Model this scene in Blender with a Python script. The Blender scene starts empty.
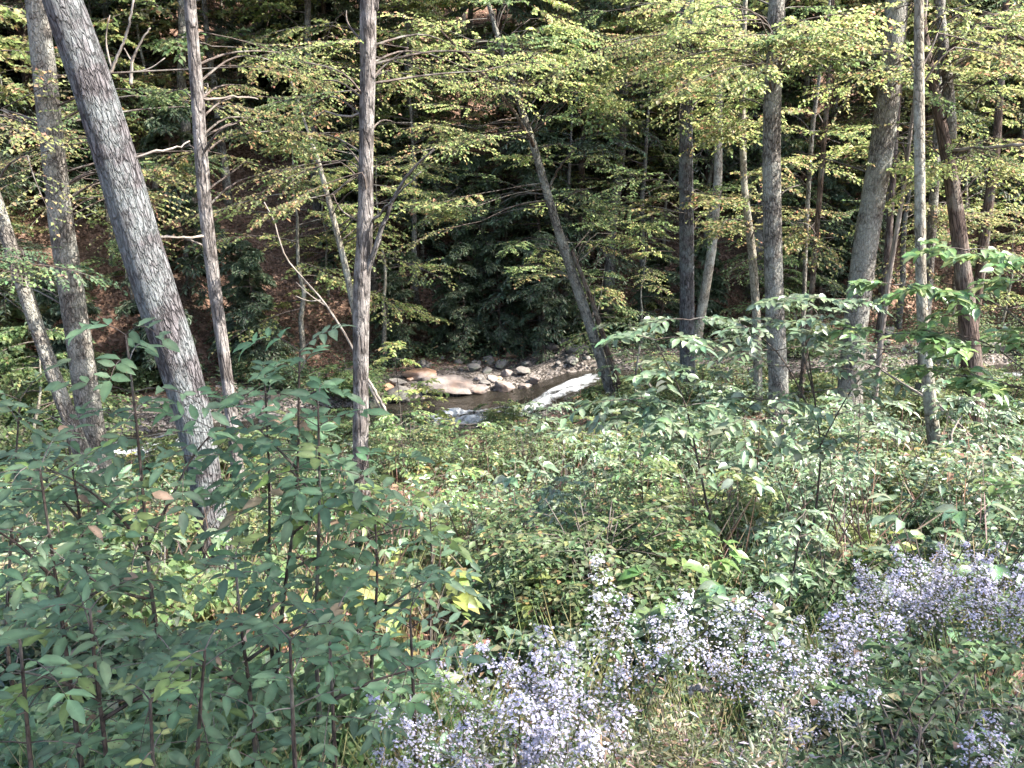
import bpy, math, random
import numpy as np
from mathutils import Vector
random.seed(7); RNG = np.random.default_rng(7)
scene = bpy.context.scene
COL = scene.collection
R = math.radians
# ------------------------------------------------------------ camera, sky, sun, exposure
PITCH = 14.0; F = 852.0
cam_d = bpy.data.cameras.new('camera'); cam = bpy.data.objects.new('camera', cam_d); COL.objects.link(cam)
cam_d.sensor_width = 36.0; cam_d.lens = 36.0 * F / 1024.0
cam_d.clip_start = 0.05; cam_d.clip_end = 900
cam.location = (0, 0, 0); cam.rotation_euler = (R(90 - PITCH), 0, 0)
scene.camera = cam
SUN_EL, SUN_AZ = 50.0, 104.0          # azimuth clockwise from +Y
sun_vec = np.array([math.cos(R(SUN_EL)) * math.sin(R(SUN_AZ)), math.cos(R(SUN_EL)) * math.cos(R(SUN_AZ)), math.sin(R(SUN_EL))])
w = bpy.data.worlds.new('World'); scene.world = w; w.use_nodes = True
nt = w.node_tree; bg = nt.nodes['Background']
sky = nt.nodes.new('ShaderNodeTexSky'); sky.sky_type = 'NISHITA'; sky.sun_disc = False
sky.sun_elevation = R(SUN_EL); sky.sun_rotation = R(SUN_AZ); sky.dust_density = 2.0
nt.links.new(sky.outputs[0], bg.inputs[0]); bg.inputs[1].default_value = 0.15
sl = bpy.data.lights.new('sun', 'SUN'); sl.energy = 5.0; sl.angle = R(0.53); sl.color = (1.0, 0.95, 0.86)
so = bpy.data.objects.new('sun', sl); COL.objects.link(so)
so.rotation_euler = Vector(sun_vec).to_track_quat('Z', 'Y').to_euler(); so.location = (20, 10, 40)
scene.view_settings.view_transform = 'Standard'; scene.view_settings.look = 'None'
scene.view_settings.exposure = 2.3; scene.view_settings.gamma = 1.0
scene.render.engine = 'CYCLES'
cy = scene.cycles
cy.max_bounces = 5; cy.diffuse_bounces = 3; cy.glossy_bounces = 2; cy.transmission_bounces = 4; cy.transparent_max_bounces = 4
cy.caustics_reflective = False; cy.caustics_refractive = False
cy.use_adaptive_sampling = True; cy.adaptive_threshold = 0.02
cy.use_denoising = True
cy.sample_clamp_indirect = 4.0

# ------------------------------------------------------------ helpers
cp, sp = math.cos(R(PITCH)), math.sin(R(PITCH))
def at(u, v, Y):
    """point at horizontal distance Y seen at picture position (u, v)"""
    a, b = (u - 512) / F, (384 - v) / F
    d = np.array([a, cp + b * sp, -sp + b * cp])
    return d * (Y / d[1])
def proj(p):
    x, y, z = p
    f = y * cp - z * sp
    if f < 0.05: return (-9999, -9999)
    return 512 + F * x / f, 384 - F * (y * sp + z * cp) / f
def pxr(wpx, p):                       # half width of wpx picture elements at p, in metres
    return 0.5 * wpx * (p[1] * cp - p[2] * sp) / F
def fbm(x, y, s=1.0, o=0):
    r = 0; a = 1.0
    for k in range(4):
        q = s * 2.03 ** k; t = 1.7 * k + o
        r = r + a * (np.sin(x * q + 1.3 * np.sin(y * q * .83 + t) + t) * np.sin(y * q * 1.11 + 1.1 * np.sin(x * q * .71 + 2.3 * t) + .7 * t)); a *= .5
    return r
def sstep(t): t = np.clip(t, 0, 1); return t * t * (3 - 2 * t)
def yc(x):  return 19.0 - 0.62 * np.log1p(np.exp(-(np.asarray(x, float) + 2.2) * 1.4)) / 1.4 + 0.35 * np.sin(np.asarray(x) * .55) + np.clip(np.asarray(x, float) - 6, 0, 99) * .06
def wlev(x): return -5.28 + 0.42 * sstep((np.asarray(x, float) + .5) / 2.4) + 0.012 * np.asarray(x, float)
def H(x, y):
    x = np.asarray(x, float); y = np.asarray(y, float)
    c = np.maximum(yc(x), 5.0); wl = wlev(x); d = y - c
    bank = wl + .16
    q = np.clip((y - .3) / np.maximum(c - 2.0 - .3, 1.0), 0, 1)
    near = -1.65 + (bank + 1.65) * q ** .85 + .10 * fbm(x, y, .9) * sstep(y / 4) + .035 * fbm(x, y, 3.1, 2)
    far = bank + .05 + .10 * sstep((d - 2) / 3) + .66 * np.maximum(d - 4.2, 0) * sstep((d - 4.2) / 3) + .25 * fbm(x, y, .33, 5) * sstep((d - 4) / 5) + .06 * fbm(x, y, 1.7, 1)
    far = np.where(d > 60, far - .3 * (d - 60), far)
    bed = wl - .30 + .06 * fbm(x, y, 2.3)
    t1 = sstep((d + 1.75) / .8); t2 = sstep((d - .95) / .9)
    z = near * (1 - t1) + bed * t1
    return z * (1 - t2) + far * t2
def ground_at(u, v):
    p = None
    for Y in np.arange(1.2, 90, .05):
        p = at(u, v, Y)
        if p[2] <= H(p[0], p[1]): break
    return p
def nrm(a): return a / np.maximum(np.linalg.norm(a, axis=-1, keepdims=True), 1e-9)

class MB:
    """collects vertices / faces with a colour per vertex, builds one mesh"""
    def __init__(s): s.v = []; s.l = []; s.st = []; s.c = []; s.mi = []; s.b = []; s.n = 0; s.nl = 0
    def add(s, V, faces, colour, mat=0, bark=None):
        V = np.asarray(V, float); k = len(V)
        s.v.append(V)
        c = np.asarray(colour, float)
        s.c.append(np.broadcast_to(c, (k, 3)) if c.ndim == 1 else c)
        s.b.append(V if bark is None else bark)
        for f in faces:
            f = np.asarray(f); m, n = f.shape
            s.l.append((f + s.n).ravel()); s.st.append(s.nl + np.arange(m) * n); s.nl += m * n
            s.mi.append(np.full(m, mat))
        s.n += k
    def tube(s, P, rad, seg=6, colour=(.1, .08, .06), mat=0, rough=0.0, cap=True, rng=RNG):
        P = np.asarray(P, float); n = len(P); rad = np.broadcast_to(np.asarray(rad, float), (n,))
        T = nrm(np.gradient(P, axis=0))
        ref = np.array([1., 0, 0]) if abs(T[:, 0]).mean() < .8 else np.array([0, 0, 1.])
        U = nrm(np.cross(T, np.broadcast_to(ref, T.shape))); W = np.cross(T, U)
        a = np.arange(seg) * 2 * np.pi / seg
        rr = rad[:, None] * np.ones(seg)
        L = np.concatenate([[0], np.cumsum(np.linalg.norm(np.diff(P, axis=0), axis=1))])
        if rough: rr = rr * (1 + rough * (.5 * fbm(np.cos(a)[None] * 2 + 0 * L[:, None], np.sin(a)[None] * 2 + L[:, None] * 1.3, 1.0, float(rad[0] * 99)) + .5 * rng.normal(0, .5, rr.shape)))
        ca, sa = np.cos(a), np.sin(a)
        V = P[:, None] + rr[..., None] * (U[:, None] * ca[None, :, None] + W[:, None] * sa[None, :, None])
        B = np.stack([rad[:, None] * ca[None], rad[:, None] * sa[None], np.broadcast_to(L[:, None], rr.shape)], -1) + rng.uniform(0, 50, 3)
        i = np.arange(n - 1)[:, None]; j = np.arange(seg)[None]; j2 = (j + 1) % seg
        q = np.stack([i * seg + j, i * seg + j2, (i + 1) * seg + j2, (i + 1) * seg + j], -1).reshape(-1, 4)
        fs = [q]
        if cap: fs += [np.arange(seg)[None, ::-1], (np.arange(seg) + (n - 1) * seg)[None]]
        s.add(V.reshape(-1, 3), fs, colour, mat, B.reshape(-1, 3))
    def leaves(s, P, D, N, L, Wd, colour, q=0, mat=0, fold=.25, droop=.15):
        n = len(P)
        if n == 0: return
        D = nrm(D); S = nrm(np.cross(N, D)); N = np.cross(D, S)
        L = np.broadcast_to(np.asarray(L, float), (n,))[:, None]; Wd = np.broadcast_to(np.asarray(Wd, float), (n,))[:, None]
        c = np.asarray(colour, float); c = np.broadcast_to(c, (n, 3))
        b = np.arange(n)[:, None]
        if q == 0:                                                  # folded diamond
            m = P + D * L * .45
            V = np.stack([P, m + S * Wd * .5 + N * Wd * fold, P + D * L - N * L * droop, m - S * Wd * .5 + N * Wd * fold], 1)
            s.add(V.reshape(-1, 3), [b * 4 + np.array([[0, 2, 1]]), b * 4 + np.array([[0, 3, 2]])], np.repeat(c, 4, 0), mat)
        elif q == 1:                                                # pointed oval with a crease
            def pt(t, sd, dz): return P + D * L * t + S * Wd * sd + N * (Wd * abs(sd) * fold * 2 - L * droop * dz)
            V = np.stack([pt(0, 0, 0), pt(.33, 0, .05), pt(.68, 0, .35), pt(1, 0, 1),
                          pt(.25, .42, .03), pt(.6, .44, .3), pt(.85, .2, .65), pt(.25, -.42, .03), pt(.6, -.44, .3), pt(.85, -.2, .65)], 1)
            s.add(V.reshape(-1, 3), [b * 10 + np.array([f]) for f in ([0, 1, 4], [0, 7, 1])] +
                  [b * 10 + np.array([f]) for f in ([1, 2, 5, 4], [2, 3, 6, 5], [1, 7, 8, 2], [2, 8, 9, 3])], (np.repeat(c, 10, 0).reshape(n, 10, 3) * np.array([1.35, 1.35, 1.28, 1.1, .9, .92, .95, .9, .92, .95])[None, :, None]).reshape(-1, 3), mat)
        else:                                                       # lobed (maple like): five points
            ang = np.radians([180, 118, 78, 52, 30, 14, 0, -14, -30, -52, -78, -118]); rd = np.array([.12, .42, .78, .42, .95, .5, 1.15, .5, .95, .42, .78, .42])
            ctr = P + D * L * .4
            V = [ctr]
            for a_, r_ in zip(ang, rd):
                V.append(ctr + (D * math.cos(a_) * L + S * math.sin(a_) * Wd) * r_ * .55 - N * L * droop * r_ * r_ * .6)
            V = np.stack(V, 1); k = len(ang)
            s.add(V.reshape(-1, 3), [b * (k + 1) + np.array([[0, 1 + i, 1 + (i + 1) % k]]) for i in range(k)], np.repeat(c, k + 1, 0), mat)
    def mesh(s, name, mats, smooth=False):
        me = bpy.data.meshes.new(name)
        V = np.concatenate(s.v); Lp = np.concatenate(s.l).astype(np.int32); St = np.concatenate(s.st).astype(np.int32)
        me.vertices.add(len(V)); me.vertices.foreach_set('co', V.astype(np.float32).ravel())
        me.loops.add(len(Lp)); me.loops.foreach_set('vertex_index', Lp)
        me.polygons.add(len(St)); me.polygons.foreach_set('loop_start', St)
        me.polygons.foreach_set('material_index', np.concatenate(s.mi).astype(np.int32))
        if smooth: me.polygons.foreach_set('use_smooth', np.ones(len(St), bool))
        a = me.attributes.new('Col', 'FLOAT_COLOR', 'POINT')
        C = np.ones((len(V), 4), np.float32); C[:, :3] = np.concatenate(s.c); a.data.foreach_set('color', C.ravel())
        b = me.attributes.new('bark', 'FLOAT_VECTOR', 'POINT'); b.data.foreach_set('vector', np.concatenate(s.b).astype(np.float32).ravel())
        for m in mats: me.materials.append(m)
        me.update(calc_edges=True); me.validate()
        return me
    def build(s, name, mats, parent=None, smooth=False):
        if not isinstance(mats, (list, tuple)): mats = [mats]
        o = bpy.data.objects.new(name, s.mesh(name, mats, smooth)); COL.objects.link(o)
        if parent is not None: o.parent = parent
        return o
def tag(o, label=None, cat=None, group=None, kind=None):
    if label: o['label'] = label
    if cat: o['category'] = cat
    if group: o['group'] = group
    if kind: o['kind'] = kind
    return o
def empty(name, loc, label, cat, group=None):
    o = bpy.data.objects.new(name, None); COL.objects.link(o); o.location = tuple(float(c) for c in loc)
    o.empty_display_size = .1
    return tag(o, label, cat, group)
def dup(root, loc, rz, sc, label=None, group=None):
    r = root.copy(); COL.objects.link(r); r.location = tuple(float(c) for c in loc); r.rotation_euler = (0, 0, rz); r.scale = sc if isinstance(sc, tuple) else (sc, sc, sc)
    if label: r['label'] = label
    if group: r['group'] = group
    for ch in root.children:
        c = ch.copy(); COL.objects.link(c); c.parent = r
        for g in ch.children:
            d = g.copy(); COL.objects.link(d); d.parent = c
    return r

# ------------------------------------------------------------ materials
def mat(name):
    m = bpy.data.materials.new(name); m.use_nodes = True; t = m.node_tree; t.nodes.clear()
    out = t.nodes.new('ShaderNodeOutputMaterial')
    def N(kind, **kw):
        n = t.nodes.new('ShaderNode' + kind)
        for k, v in kw.items():
            if k in n.inputs: n.inputs[k].default_value = v
            else: setattr(n, k, v)
        return n
    return m, t, out, N, t.links.new
def ramp(N, stops):
    r = N('ValToRGB'); e = r.color_ramp.elements
    e[0].position, e[0].color = stops[0][0], (*stops[0][1], 1); e[1].position, e[1].color = stops[-1][0], (*stops[-1][1], 1)
    for p, c in stops[1:-1]: k = e.new(p); k.color = (*c, 1)
    return r
def leaf_mat(name, rough=.5, spec=.35, trans=.45, noise=25):
    m, t, out, N, L = mat(name)
    at_ = N('Attribute', attribute_name='Col'); tc = N('TexCoord'); nz = N('TexNoise', Scale=noise, Detail=3.0)
    L(tc.outputs['Object'], nz.inputs['Vector'])
    oi = N('ObjectInfo'); mr = N('MapRange'); mr.inputs['To Min'].default_value = .8; mr.inputs['To Max'].default_value = 1.2
    L(oi.outputs['Random'], mr.inputs['Value'])
    m2 = N('MapRange'); m2.inputs['From Min'].default_value = .3; m2.inputs['From Max'].default_value = .7; m2.inputs['To Min'].default_value = .72; m2.inputs['To Max'].default_value = 1.25
    L(nz.outputs['Fac'], m2.inputs['Value'])
    mu = N('Math', operation='MULTIPLY'); L(mr.outputs[0], mu.inputs[0]); L(m2.outputs[0], mu.inputs[1])
    hs = N('HueSaturation'); L(at_.outputs['Color'], hs.inputs['Color']); L(mu.outputs[0], hs.inputs['Value'])
    sn = N('TexNoise', Scale=noise * 4.5, Detail=2.0); L(tc.outputs['Object'], sn.inputs['Vector'])
    sr = ramp(N, [(.66, (0, 0, 0)), (.72, (1, 1, 1))]); L(sn.outputs['Fac'], sr.inputs[0])
    sm = N('MixRGB'); L(sr.outputs[0], sm.inputs[0]); L(hs.outputs[0], sm.inputs[1]); sm.inputs[2].default_value = (.13, .10, .055, 1)
    hs = sm
    p = N('BsdfPrincipled', Roughness=rough); p.inputs['Specular IOR Level'].default_value = spec
    L(hs.outputs[0], p.inputs['Base Color'])
    tr = N('BsdfTranslucent'); h2 = N('HueSaturation', Hue=.485, Saturation=.96, Value=1.8); L(hs.outputs[0], h2.inputs['Color']); L(h2.outputs[0], tr.inputs['Color'])
    mx = N('MixShader'); mx.inputs[0].default_value = trans
    L(p.outputs[0], mx.inputs[1]); L(tr.outputs[0], mx.inputs[2]); L(mx.outputs[0], out.inputs[0])
    return m
LEAF = leaf_mat('leaf', trans=.48); GLOSS = leaf_mat('shiny_leaf', .34, .6, .38); NEEDLE = leaf_mat('hemlock_needle', .5, .4, .22); PETAL = leaf_mat('aster_petal', .7, .1, .4, 60)
def bark_mat(name, c0, c1, lichen, lich_amt, fx=34, fz=6, bump=.6, rough=.9):
    m, t, out, N, L = mat(name)
    at_ = N('Attribute', attribute_name='bark')
    mp = N('Mapping'); mp.inputs['Scale'].default_value = (fx, fx, fz); L(at_.outputs['Vector'], mp.inputs['Vector'])
    n1 = N('TexNoise', Scale=1.0, Detail=6.0, Roughness=.62, Distortion=.6); L(mp.outputs[0], n1.inputs['Vector'])
    nd = N('TexNoise', Scale=.9, Detail=3.0); L(mp.outputs[0], nd.inputs['Vector'])
    va = N('VectorMath', operation='MULTIPLY_ADD'); va.inputs[1].default_value = (1.6, 1.6, 1.6); L(nd.outputs['Color'], va.inputs[0]); L(mp.outputs[0], va.inputs[2])
    vo = N('TexVoronoi', Scale=.8, feature='DISTANCE_TO_EDGE'); L(va.outputs[0], vo.inputs['Vector'])
    n2 = N('TexNoise', Scale=3.2, Detail=5.0, Roughness=.65); L(at_.outputs['Vector'], n2.inputs['Vector'])
    n3 = N('TexNoise', Scale=60.0, Detail=3.0); L(at_.outputs['Vector'], n3.inputs['Vector'])
    r1 = ramp(N, [(.32, c0), (.66, c1)]); L(n1.outputs['Fac'], r1.inputs[0])
    cr = N('MapRange'); cr.inputs['From Max'].default_value = .16; cr.inputs['To Min'].default_value = .22; L(vo.outputs['Distance'], cr.inputs['Value'])
    mu = N('MixRGB', blend_type='MULTIPLY'); mu.inputs[0].default_value = .8; L(r1.outputs[0], mu.inputs[1]); L(cr.outputs[0], mu.inputs[2])
    r2 = ramp(N, [(.52 - .1 * lich_amt, (0, 0, 0)), (.66 - .1 * lich_amt, (1, 1, 1))]); L(n2.outputs['Fac'], r2.inputs[0])
    m3 = N('Math', operation='MULTIPLY'); m3.use_clamp = True; L(r2.outputs[0], m3.inputs[0]); L(n3.outputs['Fac'], m3.inputs[1])
    mx = N('MixRGB'); L(m3.outputs[0], mx.inputs[0]); L(mu.outputs[0], mx.inputs[1]); mx.inputs[2].default_value = (*lichen, 1)
    p = N('BsdfPrincipled', Roughness=rough); p.inputs['Specular IOR Level'].default_value = .2; L(mx.outputs[0], p.inputs['Base Color'])
    ad = N('Math', operation='ADD'); L(n1.outputs['Fac'], ad.inputs[0]); L(cr.outputs[0], ad.inputs[1])
    b = N('Bump', Strength=bump, Distance=.03); L(ad.outputs[0], b.inputs['Height']); L(b.outputs[0], p.inputs['Normal'])
    L(p.outputs[0], out.inputs[0]); return m
BARK_FURROW = bark_mat('furrowed_grey_bark', (.035, .030, .031), (.165, .15, .155), (.21, .235, .235), .7, 44, 10, 1.0)
BARK_GREY = bark_mat('grey_bark', (.06, .052, .046), (.215, .19, .165), (.34, .34, .30), .75, 34, 14, .8)
BARK_DARK = bark_mat('dark_brown_bark', (.045, .032, .026), (.15, .105, .08), (.22, .22, .19), .1, 34, 6, .7)
BARK_STREAK = bark_mat('pale_bark_with_dark_streaks', (.032, .026, .024), (.165, .142, .132), (.30, .275, .26), .9, 22, 4.5, .8)
BARK_PALE = bark_mat('pale_smooth_bark', (.13, .11, .085), (.28, .25, .20), (.36, .36, .31), .4, 26, 12, .4)
DEADWOOD = bark_mat('bleached_dead_wood', (.15, .12, .10), (.34, .29, .25), (.34, .32, .30), .2, 40, 3, .3)
BARK_RED = bark_mat('reddish_bark', (.055, .04, .034), (.155, .11, .09), (.22, .2, .17), .1, 34, 4, .8)
TWIG = bark_mat('twig', (.05, .04, .035), (.13, .10, .085), (.2, .2, .18), .2, 60, 10, .2)
BROWNSTEM = bark_mat('brown_sapling_stem', (.035, .028, .024), (.085, .062, .05), (.14, .14, .12), .1, 80, 20, .2)

def ground_mat():
    m, t, out, N, L = mat('leaf_littered_ground')
    tc = N('TexCoord')
    v = N('TexVoronoi', Scale=11.0); v.inputs['Randomness'].default_value = 1; L(tc.outputs['Object'], v.inputs['Vector'])
    v2 = N('TexVoronoi', Scale=24.0); L(tc.outputs['Object'], v2.inputs['Vector'])
    n = N('TexNoise', Scale=.7, Detail=8.0, Roughness=.65); L(tc.outputs['Object'], n.inputs['Vector'])
    n2 = N('TexNoise', Scale=7.0, Detail=6.0, Roughness=.7); L(tc.outputs['Object'], n2.inputs['Vector'])
    sx = N('SeparateColor'); L(v.outputs['Color'], sx.inputs[0])
    r = ramp(N, [(0, (.03, .02, .016)), (.3, (.08, .047, .034)), (.6, (.13, .078, .058)), (.85, (.21, .13, .10)), (1, (.30, .21, .17))]); L(sx.outputs[0], r.inputs[0])
    sx2 = N('SeparateColor'); L(v2.outputs['Color'], sx2.inputs[0])
    r2 = ramp(N, [(0, (.04, .028, .02)), (.5, (.13, .075, .05)), (1, (.30, .19, .13))]); L(sx2.outputs[1], r2.inputs[0])
    m1 = N('MixRGB'); L(n2.outputs['Fac'], m1.inputs[0]); L(r.outputs[0], m1.inputs[1]); L(r2.outputs[0], m1.inputs[2])
    r3 = ramp(N, [(.48, (0, 0, 0)), (.62, (1, 1, 1))]); L(n.outputs['Fac'], r3.inputs[0])
    m2 = N('MixRGB', blend_type='MIX'); ml = N('Math', operation='MULTIPLY'); ml.inputs[1].default_value = .6; L(r3.outputs[0], ml.inputs[0]); L(ml.outputs[0], m2.inputs[0]); L(m1.outputs[0], m2.inputs[1]); m2.inputs[2].default_value = (.045, .035, .024, 1)
    ga = N('Attribute', attribute_name='Col'); gr = ramp(N, [(.1, (.03, .026, .022)), (.5, (.085, .07, .06)), (.9, (.19, .165, .15))]); L(sx2.outputs[0], gr.inputs[0])
    ma = N('Math', operation='MULTIPLY_ADD'); ma.inputs[1].default_value = 1.6; ma.inputs[2].default_value = -.35; ma.use_clamp = True; L(ga.outputs['Fac'], ma.inputs[0])
    m9 = N('MixRGB'); L(ma.outputs[0], m9.inputs[0]); L(m2.outputs[0], m9.inputs[1]); L(gr.outputs[0], m9.inputs[2]); m2 = m9
    p = N('BsdfPrincipled', Roughness=.9); p.inputs['Specular IOR Level'].default_value = .15; L(m2.outputs[0], p.inputs['Base Color'])
    ad = N('Math', operation='ADD'); L(v.outputs['Distance'], ad.inputs[0]); L(n2.outputs['Fac'], ad.inputs[1])
    b = N('Bump', Strength=.8, Distance=.05); L(ad.outputs[0], b.inputs['Height']); L(b.outputs[0], p.inputs['Normal']); L(p.outputs[0], out.inputs[0]); return m
def rock_mat(name, c0, c1, tint):
    m, t, out, N, L = mat(name); tc = N('TexCoord'); oi = N('ObjectInfo')
    n = N('TexNoise', Scale=7.0, Detail=9.0, Roughness=.78); L(tc.outputs['Object'], n.inputs['Vector'])
    n2 = N('TexNoise', Scale=1.8, Detail=4.0); L(tc.outputs['Object'], n2.inputs['Vector'])
    r = ramp(N, [(.3, c0), (.7, c1)]); L(n.outputs['Fac'], r.inputs[0])
    r2 = ramp(N, [(.52, (0, 0, 0)), (.68, (1, 1, 1))]); L(n2.outputs['Fac'], r2.inputs[0])
    ml = N('Math', operation='MULTIPLY'); ml.inputs[1].default_value = .7; L(r2.outputs[0], ml.inputs[0])
    mx = N('MixRGB'); L(ml.outputs[0], mx.inputs[0]); L(r.outputs[0], mx.inputs[1]); mx.inputs[2].default_value = (*tint, 1)
    p = N('BsdfPrincipled', Roughness=.75); L(mx.outputs[0], p.inputs['Base Color'])
    b = N('Bump', Strength=.6, Distance=.04); L(n.outputs['Fac'], b.inputs['Height']); L(b.outputs[0], p.inputs['Normal']); L(p.outputs[0], out.inputs[0]); return m
ROCK = rock_mat('grey_pink_rock', (.07, .056, .05), (.25, .21, .19), (.15, .085, .055))
ROCK_DARK = rock_mat('dark_mossy_rock', (.07, .062, .055), (.2, .18, .165), (.05, .07, .03))
ROCK_RUST = rock_mat('rust_stained_rock', (.2, .10, .055), (.40, .24, .15), (.42, .36, .32))
def water_mat():
    m, t, out, N, L = mat('stream_water'); tc = N('TexCoord'); at_ = N('Attribute', attribute_name='Col')
    n = N('TexNoise', Scale=6.0, Detail=6.0, Roughness=.6, Distortion=.8); L(tc.outputs['Object'], n.inputs['Vector'])
    n2 = N('TexNoise', Scale=9.0, Detail=8.0, Roughness=.75); L(tc.outputs['Object'], n2.inputs['Vector'])
    s = N('SeparateColor'); L(at_.outputs['Color'], s.inputs[0])
    ad = N('Math', operation='ADD'); L(s.outputs[0], ad.inputs[0]); L(n2.outputs['Fac'], ad.inputs[1])
    r = ramp(N, [(.62, (0, 0, 0)), (1.06 - .06, (1, 1, 1))]); 
    m0 = N('Math', operation='MULTIPLY'); m0.inputs[1].default_value = .8; L(ad.outputs[0], m0.inputs[0]); L(m0.outputs[0], r.inputs[0])
    p = N('BsdfPrincipled', Roughness=.06, IOR=1.33); p.inputs['Base Color'].default_value = (.016, .014, .011, 1)
    b = N('Bump', Strength=.5, Distance=.06); L(n.outputs['Fac'], b.inputs['Height']); L(b.outputs[0], p.inputs['Normal'])
    f = N('BsdfPrincipled', Roughness=.6); f.inputs['Base Color'].default_value = (.50, .52, .55, 1)
    b2 = N('Bump', Strength=.9, Distance=.08); L(n2.outputs['Fac'], b2.inputs['Height']); L(b2.outputs[0], f.inputs['Normal'])
    mx = N('MixShader'); L(r.outputs[0], mx.inputs[0]); L(p.outputs[0], mx.inputs[1]); L(f.outputs[0], mx.inputs[2]); L(mx.outputs[0], out.inputs[0]); return m

# ------------------------------------------------------------ ground and stream
def axis(segs):
    a = []
    for lo, hi, st in segs: a += list(np.arange(lo, hi, st))
    return np.array(a + [segs[-1][1]])
GRAVEL = True
gx = axis([(-220, -60, 10), (-60, -24, 2), (-24, 24, .3), (24, 60, 2), (60, 220, 10)])
gy = axis([(-60, -4, 4), (-4, 30, .28), (30, 60, 1.0), (60, 220, 6)])
X, Y = np.meshgrid(gx, gy); Z = H(X, Y)
mb = MB(); nx, ny = len(gx), len(gy)
i = np.arange(ny - 1)[:, None]; j = np.arange(nx - 1)[None]
mb.add(np.stack([X, Y, Z], -1).reshape(-1, 3), [np.stack([i * nx + j, i * nx + j + 1, (i + 1) * nx + j + 1, (i + 1) * nx + j], -1).reshape(-1, 4)], np.stack([np.exp(-(np.abs(Y - yc(X) - .6) / 3.2) ** 6).ravel()] * 3, -1))
tag(mb.build('ground', ground_mat(), smooth=True), kind='structure')
mb = MB(); wx = np.arange(-24, 30, .12); wt = np.linspace(-1.75, 1.75, 44)
WX, WT = np.meshgrid(wx, wt); WY = yc(WX) + WT
env = np.exp(-((WX - .9) / 1.15) ** 4) * np.exp(-((WT + .35 - .75 * (WX - .9)) / .6) ** 4)
env = np.maximum(env, .9 * np.exp(-((WX + .85) / 1.2) ** 4) * np.exp(-((WT + .65) / .6) ** 4))
env = np.maximum(env, .9 * np.exp(-((WX - 11.3) / 2.2) ** 2) * np.exp(-((WT + .3) / 1.0) ** 2)); env = np.maximum(env, .9 * np.exp(-((WX + 7.6) / 1.8) ** 2) * np.exp(-(WT / 1.1) ** 2))
sl_ = WT - .55 * WX                                                  # threads of foam along the current
foam = env * np.clip(1.3 - .75 * np.abs(fbm(sl_ * 1.6, WX * .5, 2.1, 6)) - .35 * np.abs(fbm(sl_ * 2.0, WX, 5.2, 2)) , 0, 1.08) + .30 * np.clip(fbm(WX, WT * 1.6, 1.1, 3), 0, 1) * np.exp(-((WX) / 4.5) ** 2)
WZ = wlev(WX) + .025 * fbm(WX, WY, 2.7, 4) + foam * .07 * (1 + fbm(WX, WY, 6, 1)) - .0
fc = np.clip(foam, 0, 1.05) * .74
nx, ny = len(wx), len(wt); i = np.arange(ny - 1)[:, None]; j = np.arange(nx - 1)[None]
mb.add(np.stack([WX, WY, WZ], -1).reshape(-1, 3), [np.stack([i * nx + j, i * nx + j + 1, (i + 1) * nx + j + 1, (i + 1) * nx + j], -1).reshape(-1, 4)], np.stack([fc.ravel()] * 3, -1))
tag(mb.build('stream_water', water_mat(), smooth=True), kind='structure')

# ------------------------------------------------------------ foliage generators
def pal(n, cols, wts, jit=.18, rng=RNG):
    c = np.array(cols)[rng.choice(len(cols), n, p=np.array(wts) / sum(wts))]
    return np.clip(c * (1 + rng.normal(0, jit, (n, 1))) * (1 + rng.normal(0, jit * .4, (n, 3))), .003, .9)
GREEN = [(.066, .108, .045), (.092, .14, .055), (.13, .17, .07), (.18, .195, .08)]
P_FRESH = (GREEN, [3, 4, 3, 1])
P_YEL = ([(.15, .205, .07), (.22, .26, .095), (.30, .295, .125), (.30, .21, .105)], [4, 5, 3, .5])
P_ORG = ([(.11, .14, .055), (.17, .18, .07), (.25, .21, .095), (.29, .18, .095), (.20, .13, .08)], [4, 5, 2.5, .9, .4])
P_HEM = ([(.05, .078, .042), (.078, .108, .062), (.11, .14, .085), (.115, .125, .06)], [3, 4, 2, .6])
P_COOL = ([(.055, .095, .05), (.075, .12, .06), (.095, .145, .07), (.16, .13, .085)], [4, 4, 2, .5])
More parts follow.
